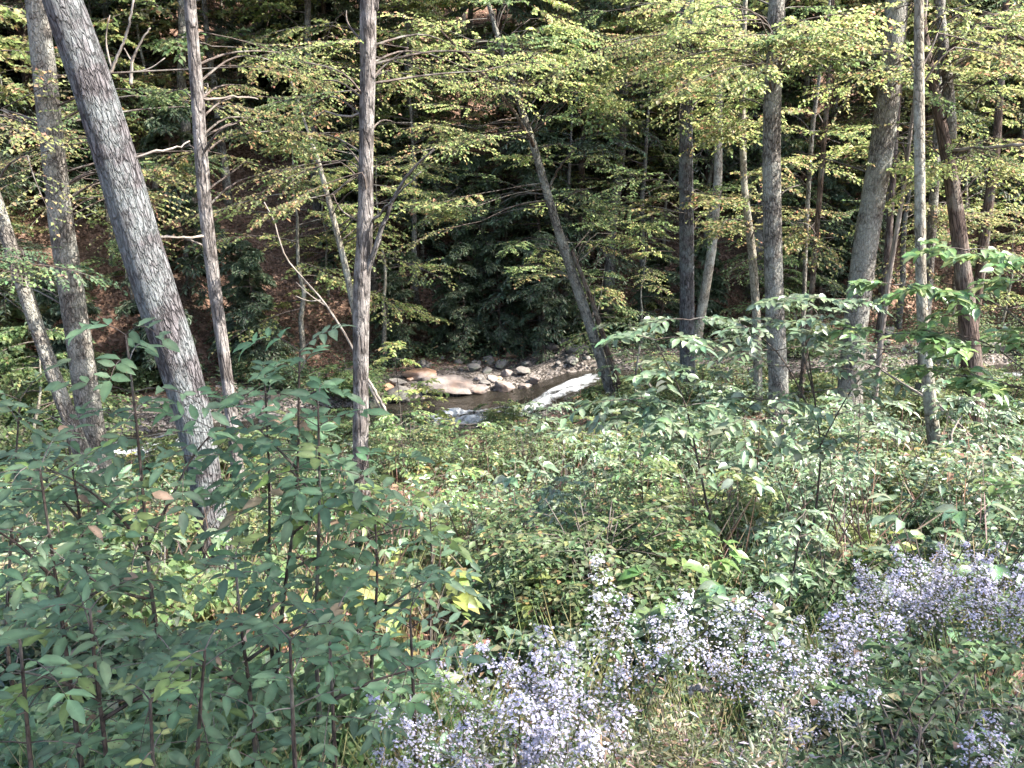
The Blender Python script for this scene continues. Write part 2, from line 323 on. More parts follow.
def spray(mb, o, az, length, pitch, droop, leafL, leafW, palette, ntw=12, per=14, tilt=.35, q=0, rng=RNG, rad=.018, twl=.42, tmin=.2, fan=50, tcol=(.1, .08, .06)):
    """a branch that spreads flat, with side twigs carrying leaves"""
    o = np.asarray(o, float)
    d = np.array([math.cos(az), math.sin(az), 0.]); s = np.array([-d[1], d[0], 0.])
    t = np.linspace(0, 1, 6); bend = rng.normal(0, .12)
    path = lambda t: o + np.outer(t, d) * length + np.outer(t ** 2 * bend, s) * length + np.outer(t * pitch - t ** 2 * droop, [0, 0, 1.]) * length
    mb.tube(path(t), rad * (1 - .85 * t), 4, tcol, 1, cap=False)
    P = []; D = []
    for k in range(ntw):
        tt = tmin + (1 - tmin) * (k + rng.uniform(0, 1)) / ntw; b = path(np.array([tt]))[0]
        sg = 1 if k % 2 else -1
        a = R(fan) * sg + rng.normal(0, .25) + bend * 2 * tt
        td = d * math.cos(a) + s * math.sin(a); tl = length * twl * (1.15 - tt) * rng.uniform(.7, 1.2) + .12
        td = td + np.array([0, 0, rng.normal(-.05, .12) + (pitch - 2 * droop * tt) * .6])
        if k == ntw - 1: td = d.copy(); td[2] = pitch - 2 * droop
        n = max(3, int(per * tl / (length * twl * .7)))
        u = np.linspace(.12, 1, n) + rng.normal(0, .02, n)
        pts = b + np.outer(u, td) * tl - np.outer(u ** 2, [0, 0, 1]) * tl * droop * .5
        mb.tube(np.stack([b, b + td * tl * .5, pts[-1]]), [rad * .35, rad * .25, rad * .1], 3, tcol, 1, cap=False)
        side = np.where(np.arange(n) % 2, 1, -1) * R(52) + rng.normal(0, .3, n)
        ca, sa = np.cos(side), np.sin(side); h = nrm(td)
        P.append(pts); D.append(np.stack([h[0] * ca - h[1] * sa, h[0] * sa + h[1] * ca, h[2] + rng.normal(-.12, .2, n)], -1))
    P = np.concatenate(P); D = np.concatenate(D); n = len(P)
    Nn = np.array([0, 0, 1.]) + rng.normal(0, tilt, (n, 3))
    mb.leaves(P, D, Nn, leafL * rng.uniform(.65, 1.25, n), leafW * rng.uniform(.7, 1.25, n), pal(n, *palette, rng=rng), q)

def make_hemlock(h, rng, dense=1.0, label='', r0=None):
    root = empty('hemlock_tree', (0, 0, -200), label, 'tree', 'hemlock trees on the far slope')
    zz = np.linspace(0, h, 12); wob = np.cumsum(rng.normal(0, .03, (12, 2)), 0)
    path = np.column_stack([wob, zz]); tr = MB(); r0 = r0 or h * .011 + .03
    tr.tube(path + [0, 0, -.3], r0 * (1.02 - zz / h), 9, mat=0, rough=.05); tr.build('trunk', BARK_DARK, root, True)
    c = MB(); n = int(62 * dense)
    for k in range(n):
        f = .10 + .9 * (k + rng.uniform(0, 1)) / n; z = h * f
        ln = (h * .26 * (1 - f) ** .75 + .35) * rng.uniform(.65, 1.15)
        spray(c, (np.interp(z, zz, path[:, 0]), np.interp(z, zz, path[:, 1]), z), rng.uniform(0, 2 * np.pi), ln, rng.uniform(-.05, .22), rng.uniform(.25, .5),   .15, .05, P_HEM, ntw=13, per=17, tilt=.3, rng=rng, rad=.012 + ln * .006, fan=42)
    c.build('crown', [NEEDLE, TWIG], root); return root
def make_maple(h, rng, palette, cb=.35, leaf=.10, nb=36, bark=BARK_GREY, name='maple_tree', group='broadleaved trees on the far slope', spread=.24, r0=None, pitch=.25, lean=None):
    root = empty(name, (0, 0, -200), '', 'tree', group)
    zz = np.linspace(0, h, 12); wob = np.cumsum(rng.normal(0, .05, (12, 2)), 0)
    if lean: wob = wob + np.outer(zz, lean)
    path = np.column_stack([wob, zz]); tr = MB(); r0 = r0 or h * .009 + .02
    tr.tube(path + [0, 0, -.3], r0 * (1.03 - zz / h), 9, mat=0, rough=.05); tr.build('trunk', bark, root, True)
    c = MB()
    for k in range(nb):
        f = cb + (1 - cb) * (k + rng.uniform(0, 1)) / nb; z = h * f
        ln = (h * spread * math.sin(math.pi * (.25 + .7 * (f - cb) / (1 - cb))) + .3) * rng.uniform(.6, 1.2)
        spray(c, (np.interp(z, zz, path[:, 0]), np.interp(z, zz, path[:, 1]), z - .3), rng.uniform(0, 2 * np.pi), ln, rng.uniform(pitch - .2, pitch + .25), rng.uniform(.15, .35), leaf, leaf * .8, palette, ntw=13, per=12, tilt=.38, rng=rng, rad=.008 + ln * .005)
    c.build('crown', [LEAF, TWIG], root); return root

# ------------------------------------------------------------ the forest on the far slope
rg = np.random.default_rng(11)
hem = [make_hemlock(h, rg, d) for h, d in ((11, 1.1), (8.5, 1.0), (6, .8), (14, 1.25))]
hem_low = [make_hemlock(h, rg, d) for h, d in ((4.2, .6), (3.0, .5))]
mapl = [make_maple(h, rg, p, cb, .125, nb) for h, p, cb, nb in ((13, P_YEL, .38, 44), (11, P_FRESH, .32, 42), (9, P_ORG, .3, 36), (12, P_YEL, .3, 46))]
und = [make_maple(h, rg, p, .3, .085, nb, BARK_PALE, 'young_maple', 'young maples under the big trees', .34, pitch=.08) for h, p, nb in ((5.5, P_YEL, 22), (4.5, P_ORG, 20), (6.5, P_FRESH, 26), (3.2, P_FRESH, 14))]
protos = {'hem': hem, 'hl': hem_low, 'map': mapl, 'und': und}
LANDMARK = [(112, 'the thick trunk'), (203, 'the mottled trunk'), (366, 'the forked trunk'), (552, 'the split trunk'), (686, 'the pale grey trunk'), (772, 'the spotted trunk'), (878, 'the stout trunk'), (960, 'the reddish trunk')]
used_labels = {}
def place_text(u):
    ns = [n for x, n in LANDMARK if abs(x - u) < 22]
    if ns: return 'directly behind ' + ns[0]
    lo = [n for x, n in LANDMARK if x <= u]; hi = [n for x, n in LANDMARK if x > u]
    if lo and hi: return 'between ' + lo[-1] + ' and ' + hi[0]
    return 'left of ' + hi[0] if hi else 'right of ' + lo[-1]
KINDTXT = {'hem': 'tall dark hemlock', 'hl': 'small drooping hemlock', 'map': 'tall leafy maple', 'und': 'young layered maple'}
forest = []
first = {}
def put(kind, k, x, y, rz, sc):
    src = protos[kind][k % len(protos[kind])]
    p = (x, y, float(H(x, y)) - .05)
    if src not in first:
        first[src] = 1; o = src; o.location = tuple(float(c) for c in p); o.rotation_euler = (0, 0, rz); o.scale = (sc,) * 3
    else: o = dup(src, p, rz, sc)
    d = y - float(yc(x))
    zone = 'low on the far slope' if d < 8 else 'part way upslope' if d < 16 else 'high upslope'
    if d < 0: zone = 'on the near bank'
    u, _ = proj((x, y, p[2] + 1.5))
    o['label'] = KINDTXT[kind] + ' ' + zone + ' ' + place_text(u)
    if len(o['label'].split()) > 15: o['label'] = o['label'].replace('directly behind', 'behind').replace('low on the far slope', 'low across the stream').replace('part way upslope', 'midslope')
    forest.append(o); return o
pts = []
def scatter(kind, n, ylo, yhi, mind, smin, smax):
    c = 0; tries = 0
    while c < n and tries < n * 60:
        tries += 1
        d = rg.uniform(ylo, yhi) if ylo > 8 else ylo + (yhi - ylo) * rg.uniform(0, 1) ** 1.1
        y = 19 + d; hw = .66 * y + 3; x = rg.uniform(-hw, hw); y = float(yc(x)) + d
        if any((x - a) ** 2 + (y - b) ** 2 < mind ** 2 for a, b in pts): continue
        pts.append((x, y)); put(kind, int(rg.integers(0, 9)), x, y, rg.uniform(0, 6.28), rg.uniform(smin, smax)); c += 1
scatter('map', 34, 7, 38, 1.8, .85, 1.3)
scatter('hem', 64, 5.5, 36, 1.35, .8, 1.25)
for k_ in range(12):
    d_ = rg.uniform(5.5, 12); x_ = -13 + 27 * (k_ + rg.uniform(0, 1)) / 12; y_ = float(yc(x_)) + d_; pts.append((x_, y_)); put('map', k_, x_, y_, rg.uniform(0, 6.28), rg.uniform(1.15, 1.45))
scatter('und', 84, 4.2, 26, .9, .75, 1.3)
scatter('hl', 50, 4, 20, .7, .7, 1.4)

# ------------------------------------------------------------ the big trunks
def polyline(pts, n=40, ext=(0, 0)):
    P = np.array(pts, float); L = np.concatenate([[0], np.cumsum(np.linalg.norm(np.diff(P, axis=0), axis=1))])
    t = np.linspace(0, L[-1], n)
    out = np.stack([np.interp(t, L, P[:, k]) for k in range(3)], -1)
    for _ in range(3): out[1:-1] = .25 * out[:-2] + .5 * out[1:-1] + .25 * out[2:]
    return out
TREES = {}
def big_tree(key, pix, Y, bark, label, name='forest_tree', top=11.0, seg=18, rough=.085, group='trunks on the near bank', flare=1.35):
    """pix: (u, v, width) from the top of the frame down to the foot"""
    Ys = Y if isinstance(Y, (list, tuple)) else [Y] * len(pix)
    P = [at(u, v, yy) for (u, v, _), yy in zip(pix, Ys)]; rr = [pxr(wd * (.86 if key == 'A' else .92), p) for (_, _, wd), p in zip(pix, P)]
    foot = P[-1].copy(); d = foot - P[-2]; d = d / abs(d[2])
    gz = float(H(foot[0], foot[1]))
    if foot[2] > gz: foot = foot + d * (foot[2] - gz)
    foot = foot + np.array([0, 0, 0.]); 
    base = np.array([foot[0], foot[1], float(H(foot[0], foot[1]))])
    P.append(foot + d * .35); rr.append(rr[-1] * flare)
    u0 = nrm(P[0] - P[1]); up = P[0].copy(); hi = []
    rtop = rr[0]
    while up[2] < top:
        u0 = nrm(u0 + np.array([0, 0, .12])); up = up + u0 * 1.2; rtop *= .90; hi.append((up.copy(), rtop))
    for p_, r_ in hi: P.insert(0, p_); rr.insert(0, r_)
    P = np.array(P)[::-1]; rr = np.array(rr)[::-1]
    n = 90; path = polyline(P, n); Lp = np.concatenate([[0], np.cumsum(np.linalg.norm(np.diff(P, axis=0), axis=1))])
    rad = np.interp(np.linspace(0, Lp[-1], n), Lp, rr)
    rad = rad * (1 + .55 * np.exp(-np.maximum(path[:, 2] - base[2], 0) / .28))
    root = empty(name, base, label, 'tree', group)
    m = MB(); m.tube(path - base, rad, seg, rough=rough); m.build('trunk', bark, root, True)
    TREES[key] = dict(root=root, base=base, path=path, rad=rad, crown=MB())
    return root
def limb(key, pix, Y, w0, w1, bark=None, name='branch'):
    t = TREES[key]; Ys = Y if isinstance(Y, (list, tuple)) else [Y] * len(pix)
    P = np.array([at(u, v, yy) for (u, v), yy in zip(pix, Ys)])
    m = MB(); q = polyline(P, 14) - t['base']; q += RNG.normal(0, .006, q.shape)
    m.tube(q, np.linspace(pxr(w0, P[0]), pxr(w1, P[-1]), 14), 7, rough=.05); m.build(name, bark or t['root'].children[0].data.materials[0], t['root'], True)

big_tree('A', [(62, 0, 44), (84, 60, 46), (104, 120, 47), (122, 180, 48), (139, 240, 48), (158, 300, 47), (178, 360, 46), (197, 430, 40), (207, 490, 34), (216, 552, 32)], 6.3, BARK_FURROW, 'thick tree trunk with furrowed blue-grey bark leaning left across the foreground', seg=36, rough=.035, flare=1.2)
big_tree('B', [(36, 0, 22), (44, 70, 24), (53, 150, 24), (62, 230, 25), (74, 310, 26), (86, 390, 26), (96, 462, 28)], 10.2, BARK_GREY, 'rough brownish grey trunk standing just behind the thick leaning trunk', rough=.05)
big_tree('C', [(-50, 80, 13), (-22, 150, 14), (0, 212, 14), (24, 290, 15), (50, 365, 15), (78, 442, 16)], 9.4, BARK_GREY, 'slender trunk slanting steeply off the left edge of the picture')
big_tree('D', [(190, 0, 12), (197, 90, 14), (203, 190, 14), (212, 270, 14), (226, 370, 13), (240, 490, 13)], 8.9, BARK_STREAK, 'slim mottled pale and dark trunk just right of the thick leaning trunk')
big_tree('E', [(368, -10, 17), (368, 60, 17), (366, 160, 16), (365, 230, 17), (361, 290, 18), (361, 380, 16), (360, 482, 17)], 9.1, BARK_STREAK, 'upright pale trunk streaked with dark bark, forking low with a thin side stem')
limb('E', [(358, 300), (372, 262), (382, 225), (400, 180), (434, 150)], [9.1, 9.05, 9.0, 8.9, 8.8], 7, 2)
limb('E', [(366, 45), (372, 20), (380, -10)], 9.1, 8, 5)
limb('E', [(372, 222), (395, 198), (420, 172)], [9.1, 8.8, 8.5], 3, 1)
big_tree('G', [(505, 60, 5), (520, 105, 7), (535, 150, 8), (548, 196, 9), (561, 240, 10), (577, 287, 11), (591, 328, 11), (604, 370, 11), (617, 414, 10)], 15.6, BARK_GREY, 'leaning half-dead trunk split lengthwise near its foot beside the stream', name='split_tree', top=3.2)
limb('G', [(572, 250), (588, 290), (602, 330), (613, 370), (628, 414)], [15.55, 15.5, 15.5, 15.5, 15.5], 4, 7, BARK_DARK, 'split_stem')
limb('G', [(522, 108), (508, 70), (494, 30), (488, -5)], [15.6, 15.7, 15.8, 15.9], 5, 2)
limb('G', [(536, 150), (520, 120), (500, 92), (470, 60), (440, 30)], [15.6, 15.3, 15, 14.8, 14.6], 4, 2)
limb('G', [(548, 190), (560, 165), (575, 150)], [15.6, 15.5, 15.4], 3, 1.5)
big_tree('H', [(686, -5, 16), (686, 90, 14), (686, 190, 15), (687, 290, 16), (687, 350, 16), (688, 392, 17)], 15.2, BARK_FURROW, 'straight pale grey trunk rising right of the leaning split trunk')
big_tree('I', [(777, -5, 17), (773, 80, 18), (771, 170, 19), (773, 260, 20), (776, 340, 20), (781, 440, 21)], 12.0, BARK_GREY, 'upright grey trunk spotted with pale lichen behind the shiny-leaved sapling')
big_tree('J', [(897, -5, 24), (889, 90, 24), (880, 160, 25), (866, 240, 26), (855, 330, 25), (846, 435, 26)], 12.3, BARK_GREY, 'stout grey-brown trunk leaning right near the right side of the clearing')
big_tree('K', [(919, -5, 10), (919, 100, 11), (920, 200, 11), (921, 300, 11), (928, 380, 13), (939, 486, 13)], 9.4, BARK_PALE, 'slim greenish-grey pole-like trunk with a fern at its foot')
big_tree('L', [(915, -30, 8), (927, 60, 10), (941, 120, 12), (953, 190, 15), (963, 270, 17), (971, 350, 20), (975, 438, 21)], 12.2, BARK_RED, 'forked trunk with dark reddish bark at its foot beside the right-hand water')
limb('L', [(950, 140), (951, 105), (946, 60), (940, 10), (934, -60)], 12.2, 11, 8, BARK_GREY, 'stem')
big_tree('M', [(1006, -5, 6), (1001, 80, 7), (996, 150, 9), (986, 220, 11), (978, 290, 10), (972, 350, 9), (965, 415, 9)], 15.5, BARK_DARK, 'dark crooked trunk behind the reddish-footed trunk near the right edge')
big_tree('N', [(722, -5, 6), (719, 90, 8), (718, 180, 9), (712, 250, 10), (700, 320, 10), (692, 372, 10)], 22.5, BARK_PALE, 'pale tan trunk bending left beyond the straight pale grey trunk', group='slim trunks by the stream')
big_tree('O', [(744, 40, 5), (742, 110, 7), (744, 190, 7), (752, 250, 9), (757, 320, 9), (758, 402, 9)], 14.8, BARK_PALE, 'slim crooked trunk just left of the lichen-spotted grey trunk', group='slim trunks by the stream')
big_tree('P', [(833, -5, 4), (828, 90, 5), (820, 190, 6), (812, 290, 6), (800, 402, 6)], 14.6, BARK_DARK, 'thin dark pole trunk leaning right behind the clearing saplings', group='slim trunks by the stream', seg=8)
big_tree('Q', [(826, 30, 3), (812, 130, 5), (806, 230, 5), (803, 330, 5), (806, 400, 6)], 15.4, BARK_GREY, 'very thin grey pole between the lichen-spotted trunk and the stout right-leaning trunk', group='slim trunks by the stream', seg=8)
big_tree('S', [(912, 120, 4), (902, 200, 5), (890, 270, 6), (882, 330, 6), (872, 425, 6)], 13.2, DEADWOOD, 'thin bleached pole leaning right behind the stout right-leaning trunk', group='slim trunks by the stream', seg=8, top=4.0)
big_tree('T', [(940, 60, 6), (936, 160, 9), (931, 240, 10), (926, 320, 10), (918, 420, 11)], 14.2, BARK_GREY, 'grey trunk standing half hidden behind the slim pole-like trunk', seg=10)
big_tree('V', [(309, 135, 3), (318, 160, 5), (330, 205, 6), (345, 265, 7), (356, 320, 7), (362, 372, 8), (366, 425, 8)], 19.5 - 3.6, BARK_PALE, 'pale thin trunk leaning left behind the streaked forked trunk', group='slim trunks by the stream', seg=8, top=.9)
big_tree('W', [(259, -5, 14), (259, 60, 14), (260, 115, 15), (264, 170, 15)], 33.0, BARK_DARK, 'thick dark trunk on the slope between the slim mottled trunk and the streaked trunk', group='dark trunks on the far slope', top=16)
big_tree('X', [(660, -5, 6), (657, 80, 7), (652, 170, 7)], 30.0, BARK_DARK, 'dark straight trunk on the slope left of the straight pale grey trunk', group='dark trunks on the far slope', top=14, seg=8)
big_tree('Z', [(895, 150, 6), (888, 250, 8), (880, 330, 8), (876, 372, 8)], 19.5 + 3.0, BARK_RED, 'thin reddish trunk across the water right of the stout right-leaning trunk', group='slim trunks by the stream', seg=8, top=9)
# roadside trees whose crowns shade the foreground
def off_tree(key, x, y, label, top=9.0):
    z = float(H(x, y)); root = empty('roadside_maple', (x, y, z), label, 'tree')
    path = np.column_stack([x + .1 * np.sin(np.linspace(0, 4, 20)), np.full(20, y) + .02 * np.arange(20), np.linspace(z - .3, top, 20)]); rad = np.linspace(.2, .06, 20)
    m = MB(); m.tube(path - root.location, rad, 12, rough=.05); m.build('trunk', BARK_GREY, root, True)
    TREES[key] = dict(root=root, base=np.array([x, y, z]), path=path, rad=rad, crown=MB())
off_tree('R1', 4.8, -1.6, 'maple rising by the road right of the viewpoint and shading the left foreground')
off_tree('R2', -5.2, 3.6, 'maple rising beyond the left edge of the picture beside the saplings')

# canopy over the near bank, above the frame: sprays hung where the photograph shows shade
def shade(x, y):
    u, v = proj((x, y, float(H(x, y))))
    if -2.6 < x < 3.6 and -2.5 < y - float(yc(x)) < 1.3: return .05
    if y < 4.0 and x < -.15 * y + .2: return .88
    if x > 1.0 and y < 3.1: return .85
    if y < 4.2: return .35 if x < 1.0 else .7
    if 800 < u < 890 and 420 < v < 470: return .75
    if x > .2 and y < 9.5: return .07
    if 380 < u < 690 and 425 < v < 610: return .12
    if 780 < u < 1030 and 445 < v < 560: return .10 if u > 850 else .4
    if 800 < u < 900 and 420 < v < 480: return .8
    if y > float(yc(x)) + 1.9: return .97
    if u < 70 and v < 470 and y > 11: return .08
    if x < -.2 and y < 10: return .1
    return .34
KEYLIT = [at(700, 420, 5.4), at(820, 380, 5.6), at(740, 340, 5.5), at(950, 310, 5.2), at(760, 450, 6.6), at(640, 440, 8.2), at(900, 500, 7), at(500, 500, 8), at(600, 480, 9), at(630, 590, 2.75), at(840, 470, 5.5), at(980, 500, 6.5), at(560, 560, 5.5), at(420, 520, 6.5), at(330, 520, 7.5)]
rc = np.random.default_rng(5)
cnt = 0
for pass_ in [1] * 52 + [3] * 18 + [0] * 1500 + [2] * 230:
    gx_, gy_ = (rc.uniform(-14, 11), rc.uniform(.4, 28)) if pass_ == 0 else (rc.uniform(-5.5, -.1), rc.uniform(.9, 3.9)) if pass_ == 1 else (rc.uniform(-12, 10), 0) if pass_ == 2 else (rc.uniform(.5, 2.6), rc.uniform(1.6, 3.9))
    if pass_ == 2: gy_ = float(yc(gx_)) + rc.uniform(2.2, 9)
    hz = rc.uniform(5.0, 11.5) if gy_ < 18 else rc.uniform(9.5, 13.5); g = np.array([gx_, gy_, float(H(gx_, gy_)) + .3])
    p = g + sun_vec * ((hz - g[2]) / sun_vec[2])
    if p[2] < .30 * p[1] + 1.4: continue
    az = rc.uniform(0, 6.28); sd_ = np.array([math.cos(az), math.sin(az), 0])
    # where the spray's shadow would fall, on the ground and on plants a metre and a half tall
    lit_ = min(shade(*(p + sd_ * e_ - sun_vec * ((p[2] - g[2] - h_) / sun_vec[2]))[:2]) for e_ in ((-.9, .1, 1.1) if pass_ not in (1, 3) else (.1,)) for h_ in ((0, 1.5) if gy_ < 11 and pass_ not in (1, 3) else (0,)))
    if lit_ < (.18 if pass_ not in (1, 3) else .05) or rc.uniform() > lit_ ** 1.3: continue
    if any(np.linalg.norm(np.cross(p - k_, sun_vec)) < (1.7 if pass_ not in (1, 3) else .8) for k_ in KEYLIT): continue
    cnt += 1
    if cnt > 1300: break
    key = min(TREES, key=lambda k: np.hypot(*(TREES[k]['path'][np.argmin(abs(TREES[k]['path'][:, 2] - p[2] + 1.2))][:2] - p[:2])) + (0 if TREES[k]['path'][-1][2] > 6 else 99))
    t = TREES[key]; i0 = np.argmin(abs(t['path'][:, 2] - (p[2] - 1.2))); a0 = t['path'][i0]
    o = p - np.array([math.cos(az), math.sin(az), 0]) * .8
    mid = (a0 + o) / 2 + np.array([0, 0, .3])
    t['crown'].tube(polyline(np.stack([a0, mid, o]), 8) - t['base'], np.linspace(min(.045, t['rad'][i0] * .6), .012, 8), 5, (.1, .08, .06), 1)
    spray(t['crown'], o - t['base'], az, rc.uniform(1.3, 2.1), .05, .15, .12, .10, P_FRESH if rc.uniform() < .5 else P_YEL, ntw=10, per=8, tilt=.4, rng=rc, rad=.014, twl=.5)
# low sprays of the big trees that hang into the frame
def hang(key, u, v, Y, n, spread, palette, leaf=.085, ln=(.8, 1.6), rng=rc):
    for _ in range(int(n * 1.5)):
        uu, vv, yy = u + rng.normal(0, spread), v + rng.normal(0, spread * .45), Y + rng.normal(0, .8)
        p = at(uu, vv, yy); q_ = p + np.array([0, 0, -.3]); t = min(TREES.values(), key=lambda t_: np.linalg.norm(t_['path'] - q_, axis=1).min()); i0 = np.argmin(np.linalg.norm(t['path'] - q_, axis=1)); a0 = t['path'][i0]
        if np.linalg.norm(a0 - p) > 3.2: continue
        dv = p - a0; az = math.atan2(dv[1], dv[0]) + rng.normal(0, .5); l = rng.uniform(*ln)
        o = p - np.array([math.cos(az), math.sin(az), 0]) * l * .5
        mid = (a0 + o) / 2 + np.array([0, 0, .12]) + rng.normal(0, .06, 3)
        t['crown'].tube(polyline(np.stack([a0, mid, o]), 7) - t['base'], np.linspace(min(.015, t['rad'][i0] * .4), .006, 7), 4, (.1, .08, .06), 1)
        lf_ = leaf * rng.uniform(.6, .95); spray(t['crown'], o - t['base'], az, l, rng.normal(.0, .16), rng.uniform(.05, .3), lf_, lf_ * .8, (P_FRESH, P_ORG, palette, palette, palette)[int(rng.integers(0, 5))], ntw=13, per=12, tilt=.35, rng=rng, rad=.008, twl=.5)
hang('D', 235, 95, 9.6, 8, 45, P_ORG, .06, (.6, 1.2)); hang('D', 270, 140, 9.8, 9, 45, P_ORG, .06, (.7, 1.3)); hang('D', 165, 165, 9.8, 4, 25, P_ORG, .06, (.5, .9))
hang('B', 30, 130, 10.8, 8, 40, P_ORG, .065); hang('B', 20, 265, 9.9, 5, 25, P_COOL, .06, (.5, .9)); hang('B', 130, 190, 11.4, 5, 30, P_ORG, .065)
hang('E', 300, 60, 10, 6, 50, P_YEL, .06); hang('E', 430, 70, 11, 6, 45, P_YEL, .06)
hang('G', 460, 145, 15.2, 9, 42, P_YEL, .08); hang('G', 450, 200, 15.2, 9, 40, P_YEL, .08); hang('G', 580, 235, 17, 7, 40, P_YEL, .075); hang('G', 610, 90, 15.6, 6, 45, P_YEL, .08); hang('G', 640, 205, 15.8, 8, 35, P_FRESH, .075); hang('G', 570, 270, 17.2, 6, 35, P_FRESH, .075)
hang('H', 715, 60, 14.6, 14, 50, P_YEL, .085); hang('H', 650, 35, 15.4, 8, 45, P_YEL, .085); hang('H', 720, 110, 15, 8, 35, P_YEL, .08)
hang('I', 745, 30, 11.6, 10, 40, P_YEL, .075); hang('I', 820, 50, 12, 10, 40, P_YEL, .075); hang('O', 735, 190, 15, 7, 40, P_ORG, .08)
hang('J', 860, 30, 11.8, 8, 40, P_YEL, .075); hang('J', 905, 160, 13, 7, 40, P_YEL, .075); hang('L', 985, 60, 12, 12, 40, P_YEL, .075); hang('L', 990, 150, 12.4, 7, 35, P_YEL, .075); hang('L', 1000, 20, 11.4, 8, 40, P_YEL, .075)
hang('P', 820, 150, 14.8, 8, 40, P_YEL, .08); hang('Q', 810, 210, 15.2, 7, 35, P_ORG, .08); hang('T', 940, 230, 14.2, 6, 40, P_ORG, .08)
limb('L', [(950, 150), (985, 148), (1010, 146), (1040, 142)], [12.2, 11.6, 11.2, 11], 4, 3, DEADWOOD)
limb('L', [(945, 60), (965, 32), (990, 26), (1010, 34), (1040, 48)], [12.2, 11.8, 11.6, 11.4, 11.2], 6, 3, BARK_RED)
limb('A', [(128, 160), (150, 152), (175, 148), (190, 142)], [6.3, 6.3, 6.4, 6.5], 3, 1.5, DEADWOOD)
limb('D', [(207, 236), (190, 238), (165, 236), (148, 238)], [8.9, 8.7, 8.6, 8.5], 3, 1, DEADWOOD)
limb('D', [(203, 100), (225, 98), (245, 96), (258, 100)], [8.9, 9, 9.2, 9.3], 3, 1, DEADWOOD)
limb('E', [(366, 112), (345, 118), (325, 110), (310, 120)], [9.1, 9.2, 9.3, 9.4], 3, 1, DEADWOOD)
hang('H', 690, 40, 13.5, 12, 55, P_YEL, .085); hang('G', 600, 40, 15, 12, 60, P_YEL, .085); hang('G', 520, 30, 15.4, 10, 50, P_YEL, .085)
for k, t in TREES.items():
    if t['crown'].n: t['crown'].build('crown', [LEAF, TWIG], t['root'])

# young maples and hemlocks at chosen spots on both banks
def put_px(kind, k, u, v, Y, sc, rz):
    p = at(u, v, Y); return put(kind, k, p[0], p[1], rz, sc)
for kind, k, u, Y, sc in (('und', 0, 640, 22.5, .62), ('und', 3, 590, 21.8, .8), ('hl', 0, 500, 23.2, .75), ('hl', 1, 455, 23.6, .8), ('hem', 2, 420, 25.5, .8), ('hl', 0, 245, 21.5, .8),
                          ('hem', 1, 560, 26, .7), ('und', 2, 480, 25, .7), ('und', 1, 330, 24, .8), ('hl', 1, 700, 24, .9), ('hem', 2, 820, 24.5, .75), ('hl', 0, 850, 25, .9), ('und', 3, 960, 24, .9),
                          ('map', 0, 420, 24.5, .7), ('map', 0, 560, 24, .65), ('map', 3, 640, 25, .8), ('map', 3, 900, 24, .75), ('map', 1, 130, 27, 1), ('und', 2, 165, 25, 1.1), ('hem', 1, 90, 29, 1), ('map', 3, 180, 31, 1.1), ('hem', 0, 215, 27, 1), ('und', 0, 110, 31, 1.2), ('hl', 0, 185, 22.5, 1.2), ('hem', 2, 150, 34, 1.2), ('map', 2, 300, 34, 1),
                          ('und', 3, 5, 12.6, .95), ('und', 3, 35, 13.6, .85), ('und', 3, -35, 12.0, 1.0), ('und', 3, 60, 14.4, .7), ('und', 3, 130, 21.8, .9), ('und', 2, 520, 27, .8), ('hl', 0, 540, 22.6, .8), ('hl', 1, 400, 23, 1.0), ('und', 3, 770, 23, .9), ('hl', 1, 660, 23, .9),
                          ('und', 1, 20, 21, .7), ('hem', 2, 110, 24, .8), ('und', 2, 60, 26, .8), ('hem', 1, 380, 29, .9), ('hem', 0, 620, 30, .8), ('hl', 1, 150, 20.5, .9), ('und', 0, 1010, 23, .7)):
    put_px(kind, k, u, 300, Y, sc, rg.uniform(0, 6.28))

# ------------------------------------------------------------ rocks
def rock_mesh(seed, sx, sy, sz, mt):
    import bmesh
    bm = bmesh.new(); bmesh.ops.create_icosphere(bm, subdivisions=4, radius=1.0); rr = np.random.default_rng(seed)
    V = np.array([v.co[:] for v in bm.verts]); F_ = np.array([[v.index for v in f.verts] for f in bm.faces]); bm.free()
    for _ in range(16):                                            # planar facets
        n = nrm(rr.normal(0, 1, 3)); d = rr.uniform(.42, .85); s_ = V @ n; V = V - np.outer(np.maximum(s_ - d, 0) * .85, n)
    V = V * (1 + .07 * fbm(V[:, 0] * 2, V[:, 1] * 2 + V[:, 2] * 3, 1.4, seed)[:, None] + .035 * fbm(V[:, 0] * 3 + V[:, 2], V[:, 1] * 3 - V[:, 2] * 2, 3.7, seed + 1)[:, None])
    V = V * [sx, sy, sz]; m = MB(); m.add(V, [F_], (.3, .3, .3)); return m
def boulder(u, v, wpx, hpx, mt, label, seed, lift=.0, name='boulder', dep=.8, Y=None, group='boulders by the stream'):
    p = ground_at(u, v + hpx * .35) if Y is None else at(u, v + hpx * .35, Y); w_ = pxr(wpx, p); h_ = pxr(hpx, p)
    o = rock_mesh(seed, w_ * 1.05, w_ * dep, h_ * 1.15, mt).build(name, mt, None, False); o.location = (float(p[0]), float(p[1]), float(p[2] + h_ * .35 + lift)); o.rotation_euler = (0, 0, random.uniform(-.4, .4))
    return tag(o, label, 'rock', group)
boulder(503, 385, 24, 17, ROCK, 'rounded pink-grey boulder at the head of the white rapid', 1)
boulder(478, 388, 36, 14, ROCK, 'low broad boulder left of the rounded boulder by the rapid', 2)
boulder(450, 381, 58, 20, ROCK, 'long flat sunlit rock slab left of the rapid', 3)
boulder(524, 385, 18, 11, ROCK, 'pale boulder just right of the rounded boulder by the rapid', 4)
boulder(534, 379, 14, 11, ROCK, 'small bright boulder at the back of the rapid', 5)
